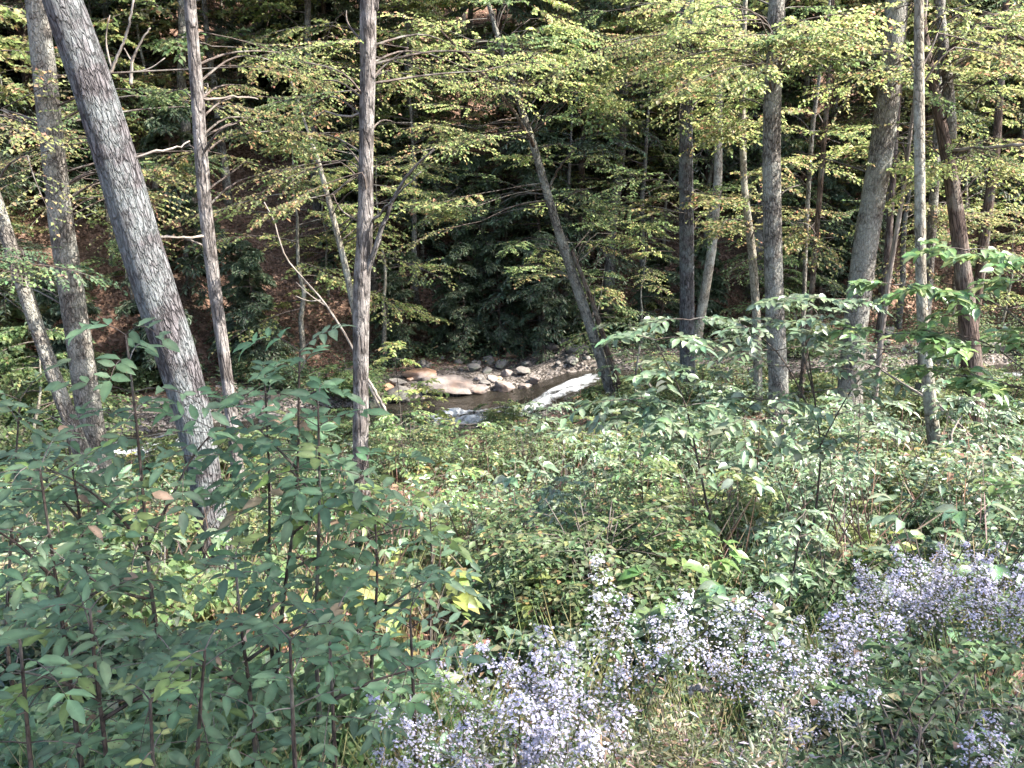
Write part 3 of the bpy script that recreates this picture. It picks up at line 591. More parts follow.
boulder(568, 377, 12, 8, ROCK, 'lone pale stone at the upstream end of the rapid', 6)
boulder(498, 397, 34, 9, ROCK_RUST, 'rust-stained low rock below the rounded boulder at the rapid', 7)
boulder(474, 366, 15, 14, ROCK_DARK, 'dark egg-shaped boulder on the shaded bank behind the flat slab', 8)
boulder(488, 360, 13, 12, ROCK_DARK, 'dark grey boulder on the shaded bank right of the egg-shaped one', 9)
boulder(420, 374, 40, 14, ROCK_RUST, 'brown low rock at the left end of the flat sunlit slab', 10)
boulder(400, 390, 42, 24, ROCK_DARK, 'big dark rock in shade just right of the streaked forked trunk', 11)
boulder(375, 400, 26, 20, ROCK_DARK, 'dark rock nearest the foot of the streaked forked trunk', 12)
boulder(455, 420, 30, 8, ROCK_RUST, 'brown rock on the near edge of the water below the rapid', 13)
boulder(648, 402, 34, 16, ROCK, 'pale jagged rock right of the leaning split trunk', 14, Y=16.6)
boulder(668, 406, 30, 16, ROCK, 'second pale rock right of the split trunk, nearer the straight grey trunk', 15, Y=16.4)
boulder(585, 398, 34, 9, ROCK_RUST, 'flat brown rock by the water left of the leaning split trunk', 16)
boulder(20, 476, 52, 18, ROCK, 'white sunlit rock at the left edge of the picture', 17)
boulder(58, 466, 34, 12, ROCK, 'pale rock at the foot of the slender slanting trunk', 18)
boulder(268, 418, 34, 18, ROCK_DARK, 'dark rock by the water behind the slim mottled trunk', 19)
boulder(300, 430, 22, 14, ROCK_DARK, 'small dark rock behind the sapling with the drooping crown', 20)
boulder(905, 410, 30, 16, ROCK, 'sunlit rock between the stout right-leaning trunk and the pole-like trunk', 21)
boulder(1005, 405, 26, 10, ROCK, 'pale rock in the water at the right edge', 22)
cob = [rock_mesh(40 + k, .16, .13, .10, ROCK).build('cobble', [ROCK, ROCK_DARK, ROCK_RUST, ROCK_DARK, ROCK_DARK][k], None, True) for k in range(5)]
rk = np.random.default_rng(3)
for k in range(190):
    x = rk.uniform(-9, 13) if k < 140 else rk.normal(0, 1.6); side = rk.uniform()
    d = rk.uniform(1.5, 4.4) if side < .6 else rk.uniform(-2.3, -1.3) if side < .85 else rk.uniform(-1.2, 1.2)
    y = float(yc(x)) + d; o = cob[k % 5] if k < 5 else cob[k % 5].copy()
    if k >= 5: COL.objects.link(o)
    s_ = rk.uniform(.4, 1.0) + 1.3 * rk.uniform(0, 1) ** (3 if k < 140 else 1.5); o.location = (x, y, float(H(x, y)) + .03 * s_); o.scale = (s_, s_, s_ * rk.uniform(.7, 1.1)); o.rotation_euler = (0, 0, rk.uniform(0, 6))
    tag(o, 'small rounded cobble among the stones of the stream bed and its shore', 'stone', 'cobbles along the stream')

# ------------------------------------------------------------ ground cover (nobody could count it)
ru = np.random.default_rng(21)
def near_pts(n, ylo, yhi, power=1.0, margin=1.15):
    """points on the near bank, denser close to the camera so that each patch of the picture gets its share"""
    t = ru.uniform(0, 1, n); y = 1.0 / (1 / ylo ** power + t * (1 / yhi ** power - 1 / ylo ** power)) ** (1 / power)
    x = ru.uniform(-1, 1, n) * y * .62 * margin + 0 * y
    return x, y
def herb(n, ylo, yhi, hmax, L0, L1, palette, mat_, name, clump=1.2, q=0, thr=-.3, keep=None, seed=0, power=1.0):
    x, y = near_pts(n, ylo, yhi, power)
    f = fbm(x, y, clump, seed); k = (f > thr) & (y < yc(x) - 1.25)
    if keep is not None: k &= keep(x, y)
    for _u in (0,):
        dd_ = y - yc(x); k &= ~((x > -1.9) & (x < 2.3) & (dd_ > -3.1) & (ru.uniform(0, 1, len(x)) < .93))
    x, y, f = x[k], y[k], f[k]; n = len(x)
    hm = hmax * np.clip(.12 + .5 * (f - thr) + .32 * np.clip(fbm(x, y, clump * 2.7, seed + 17), -1, 1.5), .06, 1.35); z = H(x, y) + hm * ru.uniform(0, 1, n) ** .7
    a = ru.uniform(0, 2 * np.pi, n); D = np.stack([np.cos(a), np.sin(a), ru.normal(0, .3, n)], -1)
    Nn = np.array([0, 0, 1.]) + ru.normal(0, .38, (n, 3)); L = ru.uniform(L0, L1, n)
    hue = fbm(x, y, .55, seed + 9)
    c = pal(n, *palette, rng=ru); c = c * (1 + .34 * np.clip(hue, -1, 1))[:, None]; bp_ = np.clip(fbm(x, y, 1.9, seed + 3) - .75, 0, .6)[:, None]; c = c * (1 - bp_) + bp_ * np.array([.24, .16, .10]); big = ru.uniform(0, 1, n) < .06; L[big] *= 1.6; c[big] *= 1.15
    mb = MB(); mb.leaves(np.stack([x, y, z], -1), D, Nn, L, L * ru.uniform(.4, .75, n), c, q)
    return mb
mb = herb(85000, 1.9, 18.0, .55, .045, .09, ([(.085, .135, .07), (.115, .17, .09), (.16, .21, .12), (.07, .11, .06), (.18, .13, .085)], [3, 4, 3, 2, .3]), LEAF, 'x', seed=1)
mb2 = herb(110000, 3.5, 18.0, .85, .04, .08, ([(.07, .115, .07), (.105, .15, .09), (.15, .19, .12), (.17, .17, .11), (.22, .15, .10)], [3, 4, 3, 1, .4]), LEAF, 'x', clump=.8, seed=4, thr=.0)
nb_ = 30000; xb = ru.uniform(-22, 20, nb_); db = 1.4 + 5 * ru.uniform(0, 1, nb_) ** 1.3; yb = yc(xb) + db; kb = fbm(xb, yb, 1.3, 12) > -.45; kb &= ~((xb > -3) & (xb < 2) & (db < 2.7)); xb, yb = xb[kb], yb[kb]; nb_ = len(xb)
mb2.mi = [np.ones_like(q_) for q_ in mb2.mi]
ab = ru.uniform(0, 6.28, nb_); Lb = ru.uniform(.06, .11, nb_)
mb2.leaves(np.stack([xb, yb, H(xb, yb) + ru.uniform(.02, .7, nb_)], -1), np.stack([np.cos(ab), np.sin(ab), ru.normal(0, .3, nb_)], -1), np.array([0, -.2, 1.]) + ru.normal(0, .4, (nb_, 3)), Lb, Lb * .6, pal(nb_, [(.04, .07, .035), (.06, .09, .045), (.09, .12, .055), (.14, .10, .06)], [3, 3, 1.5, .6], rng=ru), 0)  # far-bank herbs: darker palette, the bank's shade put into the leaf colour
for l_ in ('v', 'c', 'b', 'mi'): getattr(mb, l_).extend(getattr(mb2, l_))
mb.l += [a + mb.n for a in mb2.l]; mb.st += [a + mb.nl for a in mb2.st]; mb.n += mb2.n; mb.nl += mb2.nl
tag(mb.build('undergrowth', [LEAF, GLOSS]), 'low green herbs covering the clearing down to the stream', 'ground cover', kind='stuff')
# fallen leaves on both banks
mb = MB(); x, y = near_pts(26000, 1.8, 17.5); k = y < yc(x) - 2.2; x, y = x[k], y[k]
xf = ru.uniform(-24, 24, 34000); yf = yc(xf) + 3.4 + 22 * ru.uniform(0, 1, 34000) ** 1.2; x = np.concatenate([x, xf]); y = np.concatenate([y, yf]); n = len(x)
a = ru.uniform(0, 6.28, n); D = np.stack([np.cos(a), np.sin(a), ru.normal(0, .25, n)], -1); L = ru.uniform(.06, .12, n)
mb.leaves(np.stack([x, y, H(x, y) + .015], -1), D, np.array([0, 0, 1.]) + ru.normal(0, .35, (n, 3)), L, L * .7, pal(n, [(.22, .12, .085), (.17, .095, .07), (.30, .20, .15), (.11, .065, .045), (.34, .19, .11)], [3, 3, 2, 3, 1], rng=ru), 0)
tag(mb.build('fallen_leaves', LEAF), 'brown and reddish fallen leaves scattered over both banks', 'leaf litter', kind='stuff')
# grass and thin stalks
mb = MB(); x, y = near_pts(9000, 1.8, 13); k = fbm(x, y, .9, 7) > .1; x, y = x[k], y[k]; n = len(x); z = H(x, y); a = ru.uniform(0, 6.28, n); hh = ru.uniform(.2, .6, n)
mb.leaves(np.stack([x, y, z], -1), np.stack([np.cos(a) * .45, np.sin(a) * .45, np.ones(n)], -1), np.stack([-np.sin(a), np.cos(a), ru.normal(0, .3, n)], -1), hh, .010, pal(n, [(.12, .17, .06), (.22, .22, .10), (.30, .24, .14)], [3, 2, 1.5], rng=ru), 0, fold=.1, droop=0)
x, y = near_pts(1300, 5.0, 17); k = y < yc(x) - 2; x, y = x[k], y[k]; n = len(x); z = H(x, y); a = ru.uniform(0, 6.28, n); hh = ru.uniform(.3, 1.0, n); tl = ru.uniform(.1, .9, n)
mb.leaves(np.stack([x, y, z], -1), np.stack([np.cos(a) * tl, np.sin(a) * tl, np.ones(n)], -1), np.stack([-np.sin(a), np.cos(a), ru.normal(0, .3, n)], -1), hh, .012, pal(n, [(.16, .10, .075), (.09, .06, .05), (.30, .24, .19)], [3, 3, 2], rng=ru), 0, fold=.5, droop=0)
tag(mb.build('grass', LEAF), 'thin grass blades and dry stalks standing among the herbs', 'grass', kind='stuff')

# ------------------------------------------------------------ bushes, ferns
def make_bush(rng, r, h, palette, leaf, nb, q=0, mt=LEAF, name='bush'):
    root = empty(name, (0, 0, -200), '', 'bush'); c = MB(); st = MB()
    for k in range(nb):
        az = rng.uniform(0, 6.28); top = np.array([math.cos(az), math.sin(az), 0]) * r * rng.uniform(.1, .7) + np.array([0, 0, h * rng.uniform(.35, .9)])
        st.tube(polyline(np.stack([np.array([0, 0, -.05]) + rng.normal(0, .04, 3) * [1, 1, 0], top * [.4, .4, .6], top]), 6), np.linspace(.006, .003, 6), 5)
        for hh in (.45, .65, .85):
            spray(c, top * hh, az + rng.normal(0, 1.0), r * rng.uniform(.45, .85), rng.uniform(.05, .45), .3, leaf, leaf * .6, palette, ntw=7, per=7, tilt=.45, q=q, rng=rng, rad=.003, twl=.55)
    st.build('stem', TWIG, root, True); c.build('foliage', [mt, TWIG], root); return root
rb = np.random.default_rng(8)
bush = [make_bush(rb, .55, .8, P_FRESH, .06, 14), make_bush(rb, .45, .6, P_COOL, .05, 13), make_bush(rb, .7, 1.1, ([(.075, .12, .055), (.12, .16, .075), (.17, .18, .08), (.27, .17, .09)], [4, 4, 1.2, .25]), .055, 18), make_bush(rb, .5, .9, ([(.09, .13, .055), (.14, .175, .07), (.21, .21, .09)], [3, 3, 1]), .065, 13)]
def place_tag(p):
    u, _ = proj(p); return place_text(u)
BT = ['bushy green shrub', 'low blue-green shrub', 'tall mixed-green shrub', 'bright yellow-green shrub']
fb = set(); k = 0; bp = []
while k < 84:
    y = rb.uniform(4.2, 16.5); x = rb.uniform(-.62, .62) * y * 1.05
    if y > float(yc(x)) - 1.6: continue
    u, v = proj((x, y, float(H(x, y))))
    if 400 < u < 600 and v < 425: continue
    if any((x - a_) ** 2 + (y - b_) ** 2 < .5 for a_, b_ in bp): continue
    bp.append((x, y)); b_ = int(rb.integers(0, 4)) if u < 600 else int(rb.choice([0, 1, 1, 3])); sc = rb.uniform(.6, 1.15); p = (x, y, float(H(x, y)) - .03)
    lab = BT[b_] + (' close to the camera' if y < 7 else ' in mid clearing' if y < 12 else ' by the water') + ' ' + place_text(u)
    o = bush[b_] if b_ not in fb else dup(bush[b_], p, 0, 1)
    fb.add(b_); o.location = p; o.rotation_euler = (0, 0, rb.uniform(0, 6.28)); o.scale = (sc, sc, sc * rb.uniform(.8, 1.15)); o['label'] = lab; o['group'] = 'shrubs of the clearing'; k += 1
for k_ in range(64):
    far_ = k_ % 3 == 2
    while True:
        x = rb.uniform(-13, 13.5); y = float(yc(x)) + (rb.uniform(1.5, 4.6) if far_ else rb.uniform(-4.2, -1.6)); p = (x, y, float(H(x, y)) - .03); u, v = proj(p)
        if not (395 < u < 610): break
        if not far_ and y < float(yc(x)) - 3.9 and v > 440: break
        if far_ and y > float(yc(x)) + 3.4: break
    b_ = int(rb.choice([0, 2, 3, 0] if not far_ else [0, 1, 2])); sc = rb.uniform(.9, 1.5) if not 395 < u < 610 else rb.uniform(.6, .8)
    o = dup(bush[b_], p, rb.uniform(0, 6.28), (sc, sc, sc * rb.uniform(.8, 1.1)), BT[b_] + (' on the far bank ' if far_ else ' on the near bank ') + place_text(u), 'shrubs along the stream banks')
# the bright bush seen past the slanting trunk on the left, and the pale green mass by the split trunk
def special_bush(kind, u, v, Y, sc, label):
    p = at(u, v, Y); o = dup(bush[kind], (p[0], p[1], float(H(p[0], p[1])) - .03), rb.uniform(0, 6), sc, label, 'shrubs of the clearing'); return o
for k_, (u, v, Y, s_) in enumerate(((8, 330, 19.5, 2.6), (40, 350, 20.2, 2.0), (-25, 360, 18.5, 2.4), (20, 380, 17.5, 1.8), (62, 370, 19, 1.6))):
    special_bush(3, u, v, Y, s_, ['bright sunlit bush behind the slender slanting trunk', 'smaller sunlit bush right of the slender slanting trunk', 'sunlit bush cut by the left edge', 'low sunlit bush under the slender slanting trunk', 'sunlit bush between the slanting trunk and the rough brownish one'][k_])
special_bush(0, 262, 345, 21.5, 1.0, 'yellowing bush across the water right of the slim mottled trunk')['category'] = 'bush'
def make_fern(rng, nf=9, ln=.55):
    root = empty('fern', (0, 0, -200), '', 'fern')
    for k in range(nf):
        c = MB(); az = 6.28 * k / nf + rng.normal(0, .2); d = np.array([math.cos(az), math.sin(az), 0]); s = np.array([-d[1], d[0], 0]); l = ln * rng.uniform(.75, 1.15)
        t = np.linspace(0, 1, 26); P = np.outer(t, d) * l * .8 + np.outer(.75 * t - .6 * t ** 2, [0, 0, 1.]) * l
        c.tube(P[::5], np.linspace(.004, .001, 6), 4, (.10, .12, .04), 0, cap=False)
        for sg in (1, -1):
            D = np.outer(np.ones(24), s * sg + d * .35) + np.array([0, 0, -.2]); wd = .34 * l * np.sin(np.pi * (.15 + .85 * t[2:])) ** .8
            c.leaves(P[2:], D, np.outer(np.ones(24), [0, 0, 1.]) + rng.normal(0, .12, (24, 3)), wd + .01, .022, pal(24, [(.22, .27, .12), (.28, .31, .15)], [1, 1], .1, rng=rng), 0)  # frond colour lightened to look washed by sun
        c.build('frond', LEAF, root)
    return root
fern = make_fern(rb)
fspots = [(933, 500, 'pale fern at the foot of the slim pole-like trunk', 1.0), (905, 520, 'fern coloured sun-pale in the sunny patch left of the pole-like trunk', .9), (880, 510, 'pale yellow fern at the left of the sunny patch', .8), (960, 545, 'fern among the asters at the right edge', .9), (845, 545, 'fern beside the thin dark-stemmed sapling', .8),
          (650, 560, 'fern behind the tall white aster spire', .9), (700, 520, 'fern under the shiny-leaved sapling', .8), (605, 465, 'yellow-green fern below the leaning split trunk', 1.1), (455, 560, 'fern in the middle of the clearing', .8), (990, 520, 'fern behind the asters by the right edge', .8), (925, 530, 'wide pale fern in the middle of the sunny patch', 1.2), (890, 540, 'fern coloured sun-pale low in the sunny patch', 1.1), (950, 515, 'pale fern just right of the pole-like trunk', 1.0), (865, 525, 'small pale fern left in the sunny patch', .9), (520, 520, 'fern standing alone in the clearing centre', .8), (420, 580, 'fern beside the leafy saplings at the left of the clearing', .8), (575, 500, 'fern in the sun below the stream rapid', .9), (760, 500, 'fern under the spreading shiny-leaved sapling', .9)]
for k, (u, v, lb, s_) in enumerate(fspots):
    p = ground_at(u, v); o = fern if k == 0 else dup(fern, p, 0, 1)
    o.location = tuple(float(c) for c in p); o.rotation_euler = (0, 0, rb.uniform(0, 6)); o.scale = (s_,) * 3; o['label'] = lb; o['group'] = 'ferns in the clearing'

def make_broad(rng, n, leaf, palette, h):
    root = empty('broad_leaved_plant', (0, 0, -200), '', 'plant'); c = MB(); st = MB()
    for k in range(n):
        a = 6.28 * k / n * 2.4 + rng.normal(0, .3); hh = h * rng.uniform(.3, 1); tip = np.array([math.cos(a) * .3 * h, math.sin(a) * .3 * h, hh])
        st.tube(polyline(np.stack([np.array([0, 0, -.03]), tip * [.3, .3, .7], tip]), 6), np.linspace(.004, .002, 6), 4, (.10, .10, .05))
        D = np.array([[math.cos(a + e), math.sin(a + e), rng.normal(-.1, .2)] for e in (-.9, 0, .9)])
        l_ = leaf * rng.uniform(.7, 1.2, 3); c.leaves(np.tile(tip, (3, 1)), D, np.array([0, -.15, 1.]) + rng.normal(0, .25, (3, 3)), l_, l_ * .62, pal(3, *palette, rng=rng), 1, droop=.3)
    st.build('stem', TWIG, root, True); c.build('foliage', GLOSS, root); return root
br_ = [make_broad(rb, 9, .13, ([(.10, .17, .06), (.14, .21, .08)], [1, 1]), .5), make_broad(rb, 12, .10, ([(.09, .14, .08), (.13, .18, .11)], [1, 1]), .7), make_broad(rb, 8, .12, ([(.15, .19, .06), (.24, .22, .08)], [2, 1]), .45)]
BN = ['broad-leaved green plant', 'pale broad-leaved plant', 'yellowing broad-leaved plant']
for k in range(60):
    y = 4.0 + 9.5 * rb.uniform() ** 1.2; x = rb.uniform(-.55, .62) * y; p = (x, y, float(H(x, y))); b_ = k % 3; sc = rb.uniform(.7, 1.3)
    o = br_[b_] if k < 3 else dup(br_[b_], p, 0, 1); o.location = p; o.rotation_euler = (0, 0, rb.uniform(0, 6.28)); o.scale = (sc,) * 3
    o['label'] = BN[b_] + (' near the camera' if y < 6.5 else ' in mid clearing') + ' ' + place_text(proj(p)[0]); o['group'] = 'broad-leaved plants of the clearing'
# ------------------------------------------------------------ saplings with big leaves
rs = np.random.default_rng(31)
P_SAP = ([(.064, .112, .065), (.082, .136, .078), (.105, .162, .092), (.20, .16, .10), (.13, .18, .06)], [4, 4, 3, .1, .8])
def compound(c, o, d, ln, nl, leaf, palette, rng, q=1):
    """one compound leaf: a stalk with paired leaflets"""
    d = nrm(d); s = nrm(np.cross([0, 0, 1.], d) + rng.normal(0, .18, 3)); dr = rng.uniform(.2, .75)
    t = np.linspace(0, 1, 6); P = o + np.outer(t, d) * ln - np.outer(t ** 2, [0, 0, 1.]) * ln * dr
    c.tube(P, np.linspace(.0022, .001, 6), 3, (.10, .10, .05), 1, cap=False)
    pp = []; dd = []; ll = []
    for k in range(nl):
        tt = .38 + .56 * k / max(nl - 1, 1); b = o + d * ln * tt - np.array([0, 0, 1.]) * ln * dr * tt ** 2
        for sg in (1, -1): pp.append(b); dd.append(s * sg * .85 + d * .6 + np.array([0, 0, rng.normal(-.15, .12)])); ll.append(leaf * rng.uniform(.48, .80))
    pp.append(P[-1]); dd.append(d - np.array([0, 0, dr * 1.6])); ll.append(leaf * .82)
    n = len(pp); N0 = np.array([.05, -.35, 1.]) + rng.normal(0, .2, 3) + rng.normal(0, .25, (n, 3)); ll = np.array(ll)
    base = pal(1, *palette, jit=.1, rng=rng)[0]; col = np.clip(base * (1 + rng.normal(0, .12, (n, 1))), .01, .9)
    br = rng.uniform(0, 1, n) < .007; col[br] = (.26, .18, .13)
    c.leaves(np.array(pp), np.array(dd), N0, ll, ll * .46, col, q, fold=.16, droop=rng.uniform(-.05, .5, (n, 1)))
def sapling(stem_px, Y, label, nleaf=9, branches=(), leaf=.10, rl=.26, r0=.011, mt=LEAF, palette=P_SAP, name='sapling', kind='compound', group='saplings in the left foreground', tmin=.2, nl=3):
    Ys = Y if isinstance(Y, (list, tuple)) else [Y] * len(stem_px)
    P = np.array([at(u, v, yy) for (u, v), yy in zip(stem_px, Ys)])
    b = P[-1].copy(); b[2] = float(H(b[0], b[1])); base = b.copy()
    if P[-1][2] > b[2]: P = np.vstack([P, b - [0, 0, .05]])
    path = polyline(P[::-1], 24); root = empty(name, base, label, 'sapling', group)
    m = MB(); m.tube(path - base, np.linspace(r0, r0 * .3, 24), 8); m.build('stem', BROWNSTEM, root, True)
    paths = [(path, tmin)]
    for bp_ in branches:
        Q = polyline(np.array([at(u, v, yy) for u, v, yy in bp_]), 12); m = MB(); m.tube(Q - base, np.linspace(r0 * .55, r0 * .2, 12), 6); m.build('branch', BROWNSTEM, root, True); paths.append((Q, .25))
    c = MB()
    for Q, tm in paths:
        n = int(nleaf * (1.45 if kind == 'compound' else 1.0)) if Q is path else max(3, int(nleaf * .65))
        for k in range(n):
            t = tm + (1 - tm) * min(1, (k + .5 * rs.uniform()) / max(n - 1, 1)) ** .75; t = min(t, 1.0); i0 = t * (len(Q) - 1); i1 = int(i0); o = Q[i1] if i1 >= len(Q) - 1 else Q[i1] * (1 - i0 + i1) + Q[i1 + 1] * (i0 - i1)
            a0 = k * 1.57 + rs.normal(0, .35)
            for sg in (0, math.pi):
                a = a0 + sg; d = np.array([math.cos(a), math.sin(a), rs.uniform(-.05, .5) + .6 * (t > .9)])
                if kind == 'compound': compound(c, o - base, d, rl * rs.uniform(.75, 1.15), nl, leaf, palette, rs)
                else:
                    spray(c, o - base, a, rl * rs.uniform(.6, 1.2) * (1.25 - .6 * t), rs.uniform(.1, .35), .25, leaf, leaf * .55, palette, ntw=4, per=4, tilt=.35, q=1, rng=rs, rad=.004, twl=.45, tmin=.25, fan=45)
    c.build('foliage', [mt, TWIG], root); return root
sapling([(126, 335), (134, 400), (143, 490), (150, 590), (165, 675), (172, 740)], 2.6, 'tall thin sapling with dark stem in front of the thick leaning trunk', 9, [[(149, 560, 2.6), (125, 520, 2.55), (75, 478, 2.5), (50, 470, 2.5)], [(148, 545, 2.6), (170, 500, 2.65), (192, 455, 2.7), (215, 430, 2.75)], [(152, 600, 2.6), (110, 590, 2.45), (60, 560, 2.3)]], .092, .22)
sapling([(300, 352), (298, 400), (299, 450), (295, 520), (284, 592), (275, 680)], 2.9, 'sapling with a drooping leafy crown just left of the streaked forked trunk', 9, [[(292, 535, 2.9), (330, 500, 2.9), (372, 470, 2.9)], [(288, 570, 2.9), (335, 550, 2.8), (395, 530, 2.75)], [(298, 470, 2.9), (270, 440, 3.0), (250, 420, 3.1)]], .10, .24)
sapling([(40, 470), (50, 540), (62, 620), (75, 720)], 2.3, 'leafy sapling at the left edge below the slender slanting trunk', 7, [[(55, 580, 2.3), (20, 545, 2.2), (-20, 520, 2.1)], [(60, 610, 2.3), (100, 590, 2.3), (130, 580, 2.3)]], .085, .22)
sapling([(235, 560), (240, 620), (250, 690), (258, 780)], 2.2, 'low leafy sapling at the bottom beneath the drooping-crowned sapling', 7, [[(248, 660, 2.2), (290, 630, 2.2), (335, 615, 2.2)], [(250, 690, 2.2), (205, 660, 2.15), (170, 650, 2.1)]], .085, .2)
sapling([(90, 610), (95, 670), (105, 740), (110, 800)], 1.9, 'broad-leaved sapling at the bottom left corner', 7, [[(100, 700, 1.9), (60, 680, 1.85), (15, 670, 1.8)], [(102, 720, 1.9), (150, 690, 1.9), (190, 680, 1.9)]], .08, .19)
sapling([(375, 520), (378, 580), (372, 650), (370, 720)], 2.7, 'leafy sapling left of the aster clump, below the streaked forked trunk', 7, [[(374, 620, 2.7), (410, 590, 2.7), (440, 575, 2.75)], [(374, 640, 2.7), (335, 620, 2.6)]], .085, .2)
sapling([(330, 640), (332, 690), (335, 760)], 2.1, 'short leafy sapling at the bottom left of the aster clump', 6, [[(333, 700, 2.1), (375, 680, 2.1), (410, 670, 2.1)]], .075, .18)
sapling([(205, 650), (200, 710), (196, 780)], 1.8, 'low sapling with browning leaf tips at the bottom edge', 6, [], .075, .18)
sapling([(20, 640), (25, 700), (32, 780)], 1.75, 'dark-leaved sapling at the bottom left edge', 6, [], .085, .2)
sapling([(410, 610), (412, 660), (415, 730)], 2.3, 'small bright-leaved sapling close beside the left of the asters', 6, [], .065, .16, )
sapling([(20, 400), (15, 470), (10, 560), (5, 640)], 3.4, 'tall sapling leaning in from the left edge', 7, [[(14, 500, 3.4), (50, 450, 3.4)]], .10, .25)
sapling([(100, 480), (95, 560), (90, 640)], 4.2, 'sapling behind the tall thin one, near the rough brownish trunk', 8, [], .10, .28)
sapling([(290, 640), (292, 700), (296, 790)], 1.7, 'low sapling at the bottom edge under the drooping-crowned sapling', 5, [], .07, .17)
sapling([(430, 510), (432, 560), (430, 600)], 4.0, 'sapling in the clearing right of the streaked forked trunk', 7, [], .085, .22)
sapling([(150, 700), (152, 740), (155, 800)], 1.65, 'reddish-stemmed plant with yellow-green leaves at the bottom edge', 4, [], .05, .14, palette=P_YEL)
sapling([(318, 405), (319, 440), (320, 500), (318, 560), (315, 640)], 2.7, 'sapling with clustered leaves overlapping the streaked forked trunk', 10, [[(320, 500, 2.7), (290, 470, 2.75)]], .10, .24)
sapling([(265, 385), (268, 440), (270, 510), (268, 600)], 3.0, 'slender sapling rising right of the foot of the thick leaning trunk', 10, [], .10, .25)
sapling([(65, 425), (75, 480), (85, 560), (92, 640)], 2.7, 'leafy sapling before the rough brownish grey trunk', 9, [[(80, 520, 2.7), (45, 480, 2.65)]], .09, .22)
# right-hand saplings
P_SHN = ([(.09, .13, .08), (.12, .165, .10), (.165, .205, .13)], [3, 4, 2])
GR = 'saplings in the right half'
sapling([(800, 300), (812, 380), (822, 450), (815, 520), (800, 600)], 5.6, 'spreading sapling with small shiny leaves before the lichen-spotted trunk', 5, [[(815, 420, 5.6), (780, 350, 5.6), (730, 315, 5.6), (690, 320, 5.6)], [(818, 450, 5.6), (850, 390, 5.6), (885, 350, 5.6)], [(815, 400, 5.6), (800, 340, 5.6), (830, 300, 5.6)]], .075, .42, mt=GLOSS, palette=P_SHN, kind='simple', group=GR)
sapling([(655, 340), (685, 400), (700, 470), (712, 530), (722, 572)], 5.4, 'dark-stemmed sapling with long pale leaves before the straight grey trunk', 5, [[(700, 470, 5.4), (730, 420, 5.4), (760, 400, 5.4)], [(697, 450, 5.4), (660, 420, 5.4), (630, 400, 5.4)]], .095, .4, mt=GLOSS, palette=P_SHN, kind='simple', group=GR)
sapling([(803, 515), (797, 550), (790, 592)], 4.2, 'thin bare-stemmed sapling with white-lit leaf tips above the purple asters', 4, [], .05, .16, mt=GLOSS, palette=P_SHN, kind='simple', group=GR)
sapling([(1060, 235), (1050, 330), (1045, 440), (1040, 560)], 5.2, 'bright green sapling hanging in from the right edge', 5, [[(1048, 350, 5.2), (1000, 300, 5.2), (940, 290, 5.2), (895, 285, 5.2)], [(1046, 390, 5.2), (990, 340, 5.2), (930, 330, 5.2), (885, 335, 5.2)], [(1052, 300, 5.2), (1010, 265, 5.2), (965, 250, 5.2)], [(1046, 400, 5.2), (1000, 380, 5.2), (950, 375, 5.2)]], .085, .30, mt=GLOSS, palette=([(.095, .165, .065), (.125, .20, .08), (.18, .24, .10)], [3, 3, 1]), kind='simple', group=GR)
sapling([(760, 420), (757, 470), (755, 520)], 6.6, 'bushy shiny-leaved sapling under the lichen-spotted trunk', 5, [], .08, .5, mt=GLOSS, palette=P_SHN, kind='simple', group=GR)
sapling([(640, 415), (650, 450), (655, 490)], 8.2, 'pale-leaved sapling in the sun right of the split trunk', 6, [], .09, .5, mt=GLOSS, palette=P_SHN, kind='simple', group=GR)
sapling([(630, 325), (634, 360), (640, 400)], 14.5, 'small white-lit sapling standing right beside the split trunk', 7, [], .13, .6, mt=GLOSS, palette=P_SHN, kind='simple', group=GR)
sapling([(860, 400), (858, 450), (850, 500)], 8.0, 'leafy sapling before the foot of the stout right-leaning trunk', 5, [], .09, .55, mt=GLOSS, palette=P_SHN, kind='simple', group=GR)
sapling([(985, 400), (990, 440), (985, 490)], 9.0, 'sapling with small leaves right of the pole-like trunk', 7, [], .09, .5, mt=GLOSS, palette=P_SHN, kind='simple', group=GR)
sapling([(427, 385), (430, 410), (432, 440)], 14.0, 'thin yellow-leaved sapling by the water right of the streaked trunk', 6, [], .10, .4, palette=P_YEL, kind='simple', group='saplings by the water')
sapling([(393, 345), (398, 385), (403, 440)], 12.5, 'pale-twigged sapling with few leaves right of the streaked trunk', 4, [], .08, .35, palette=P_YEL, kind='simple', group='saplings by the water')

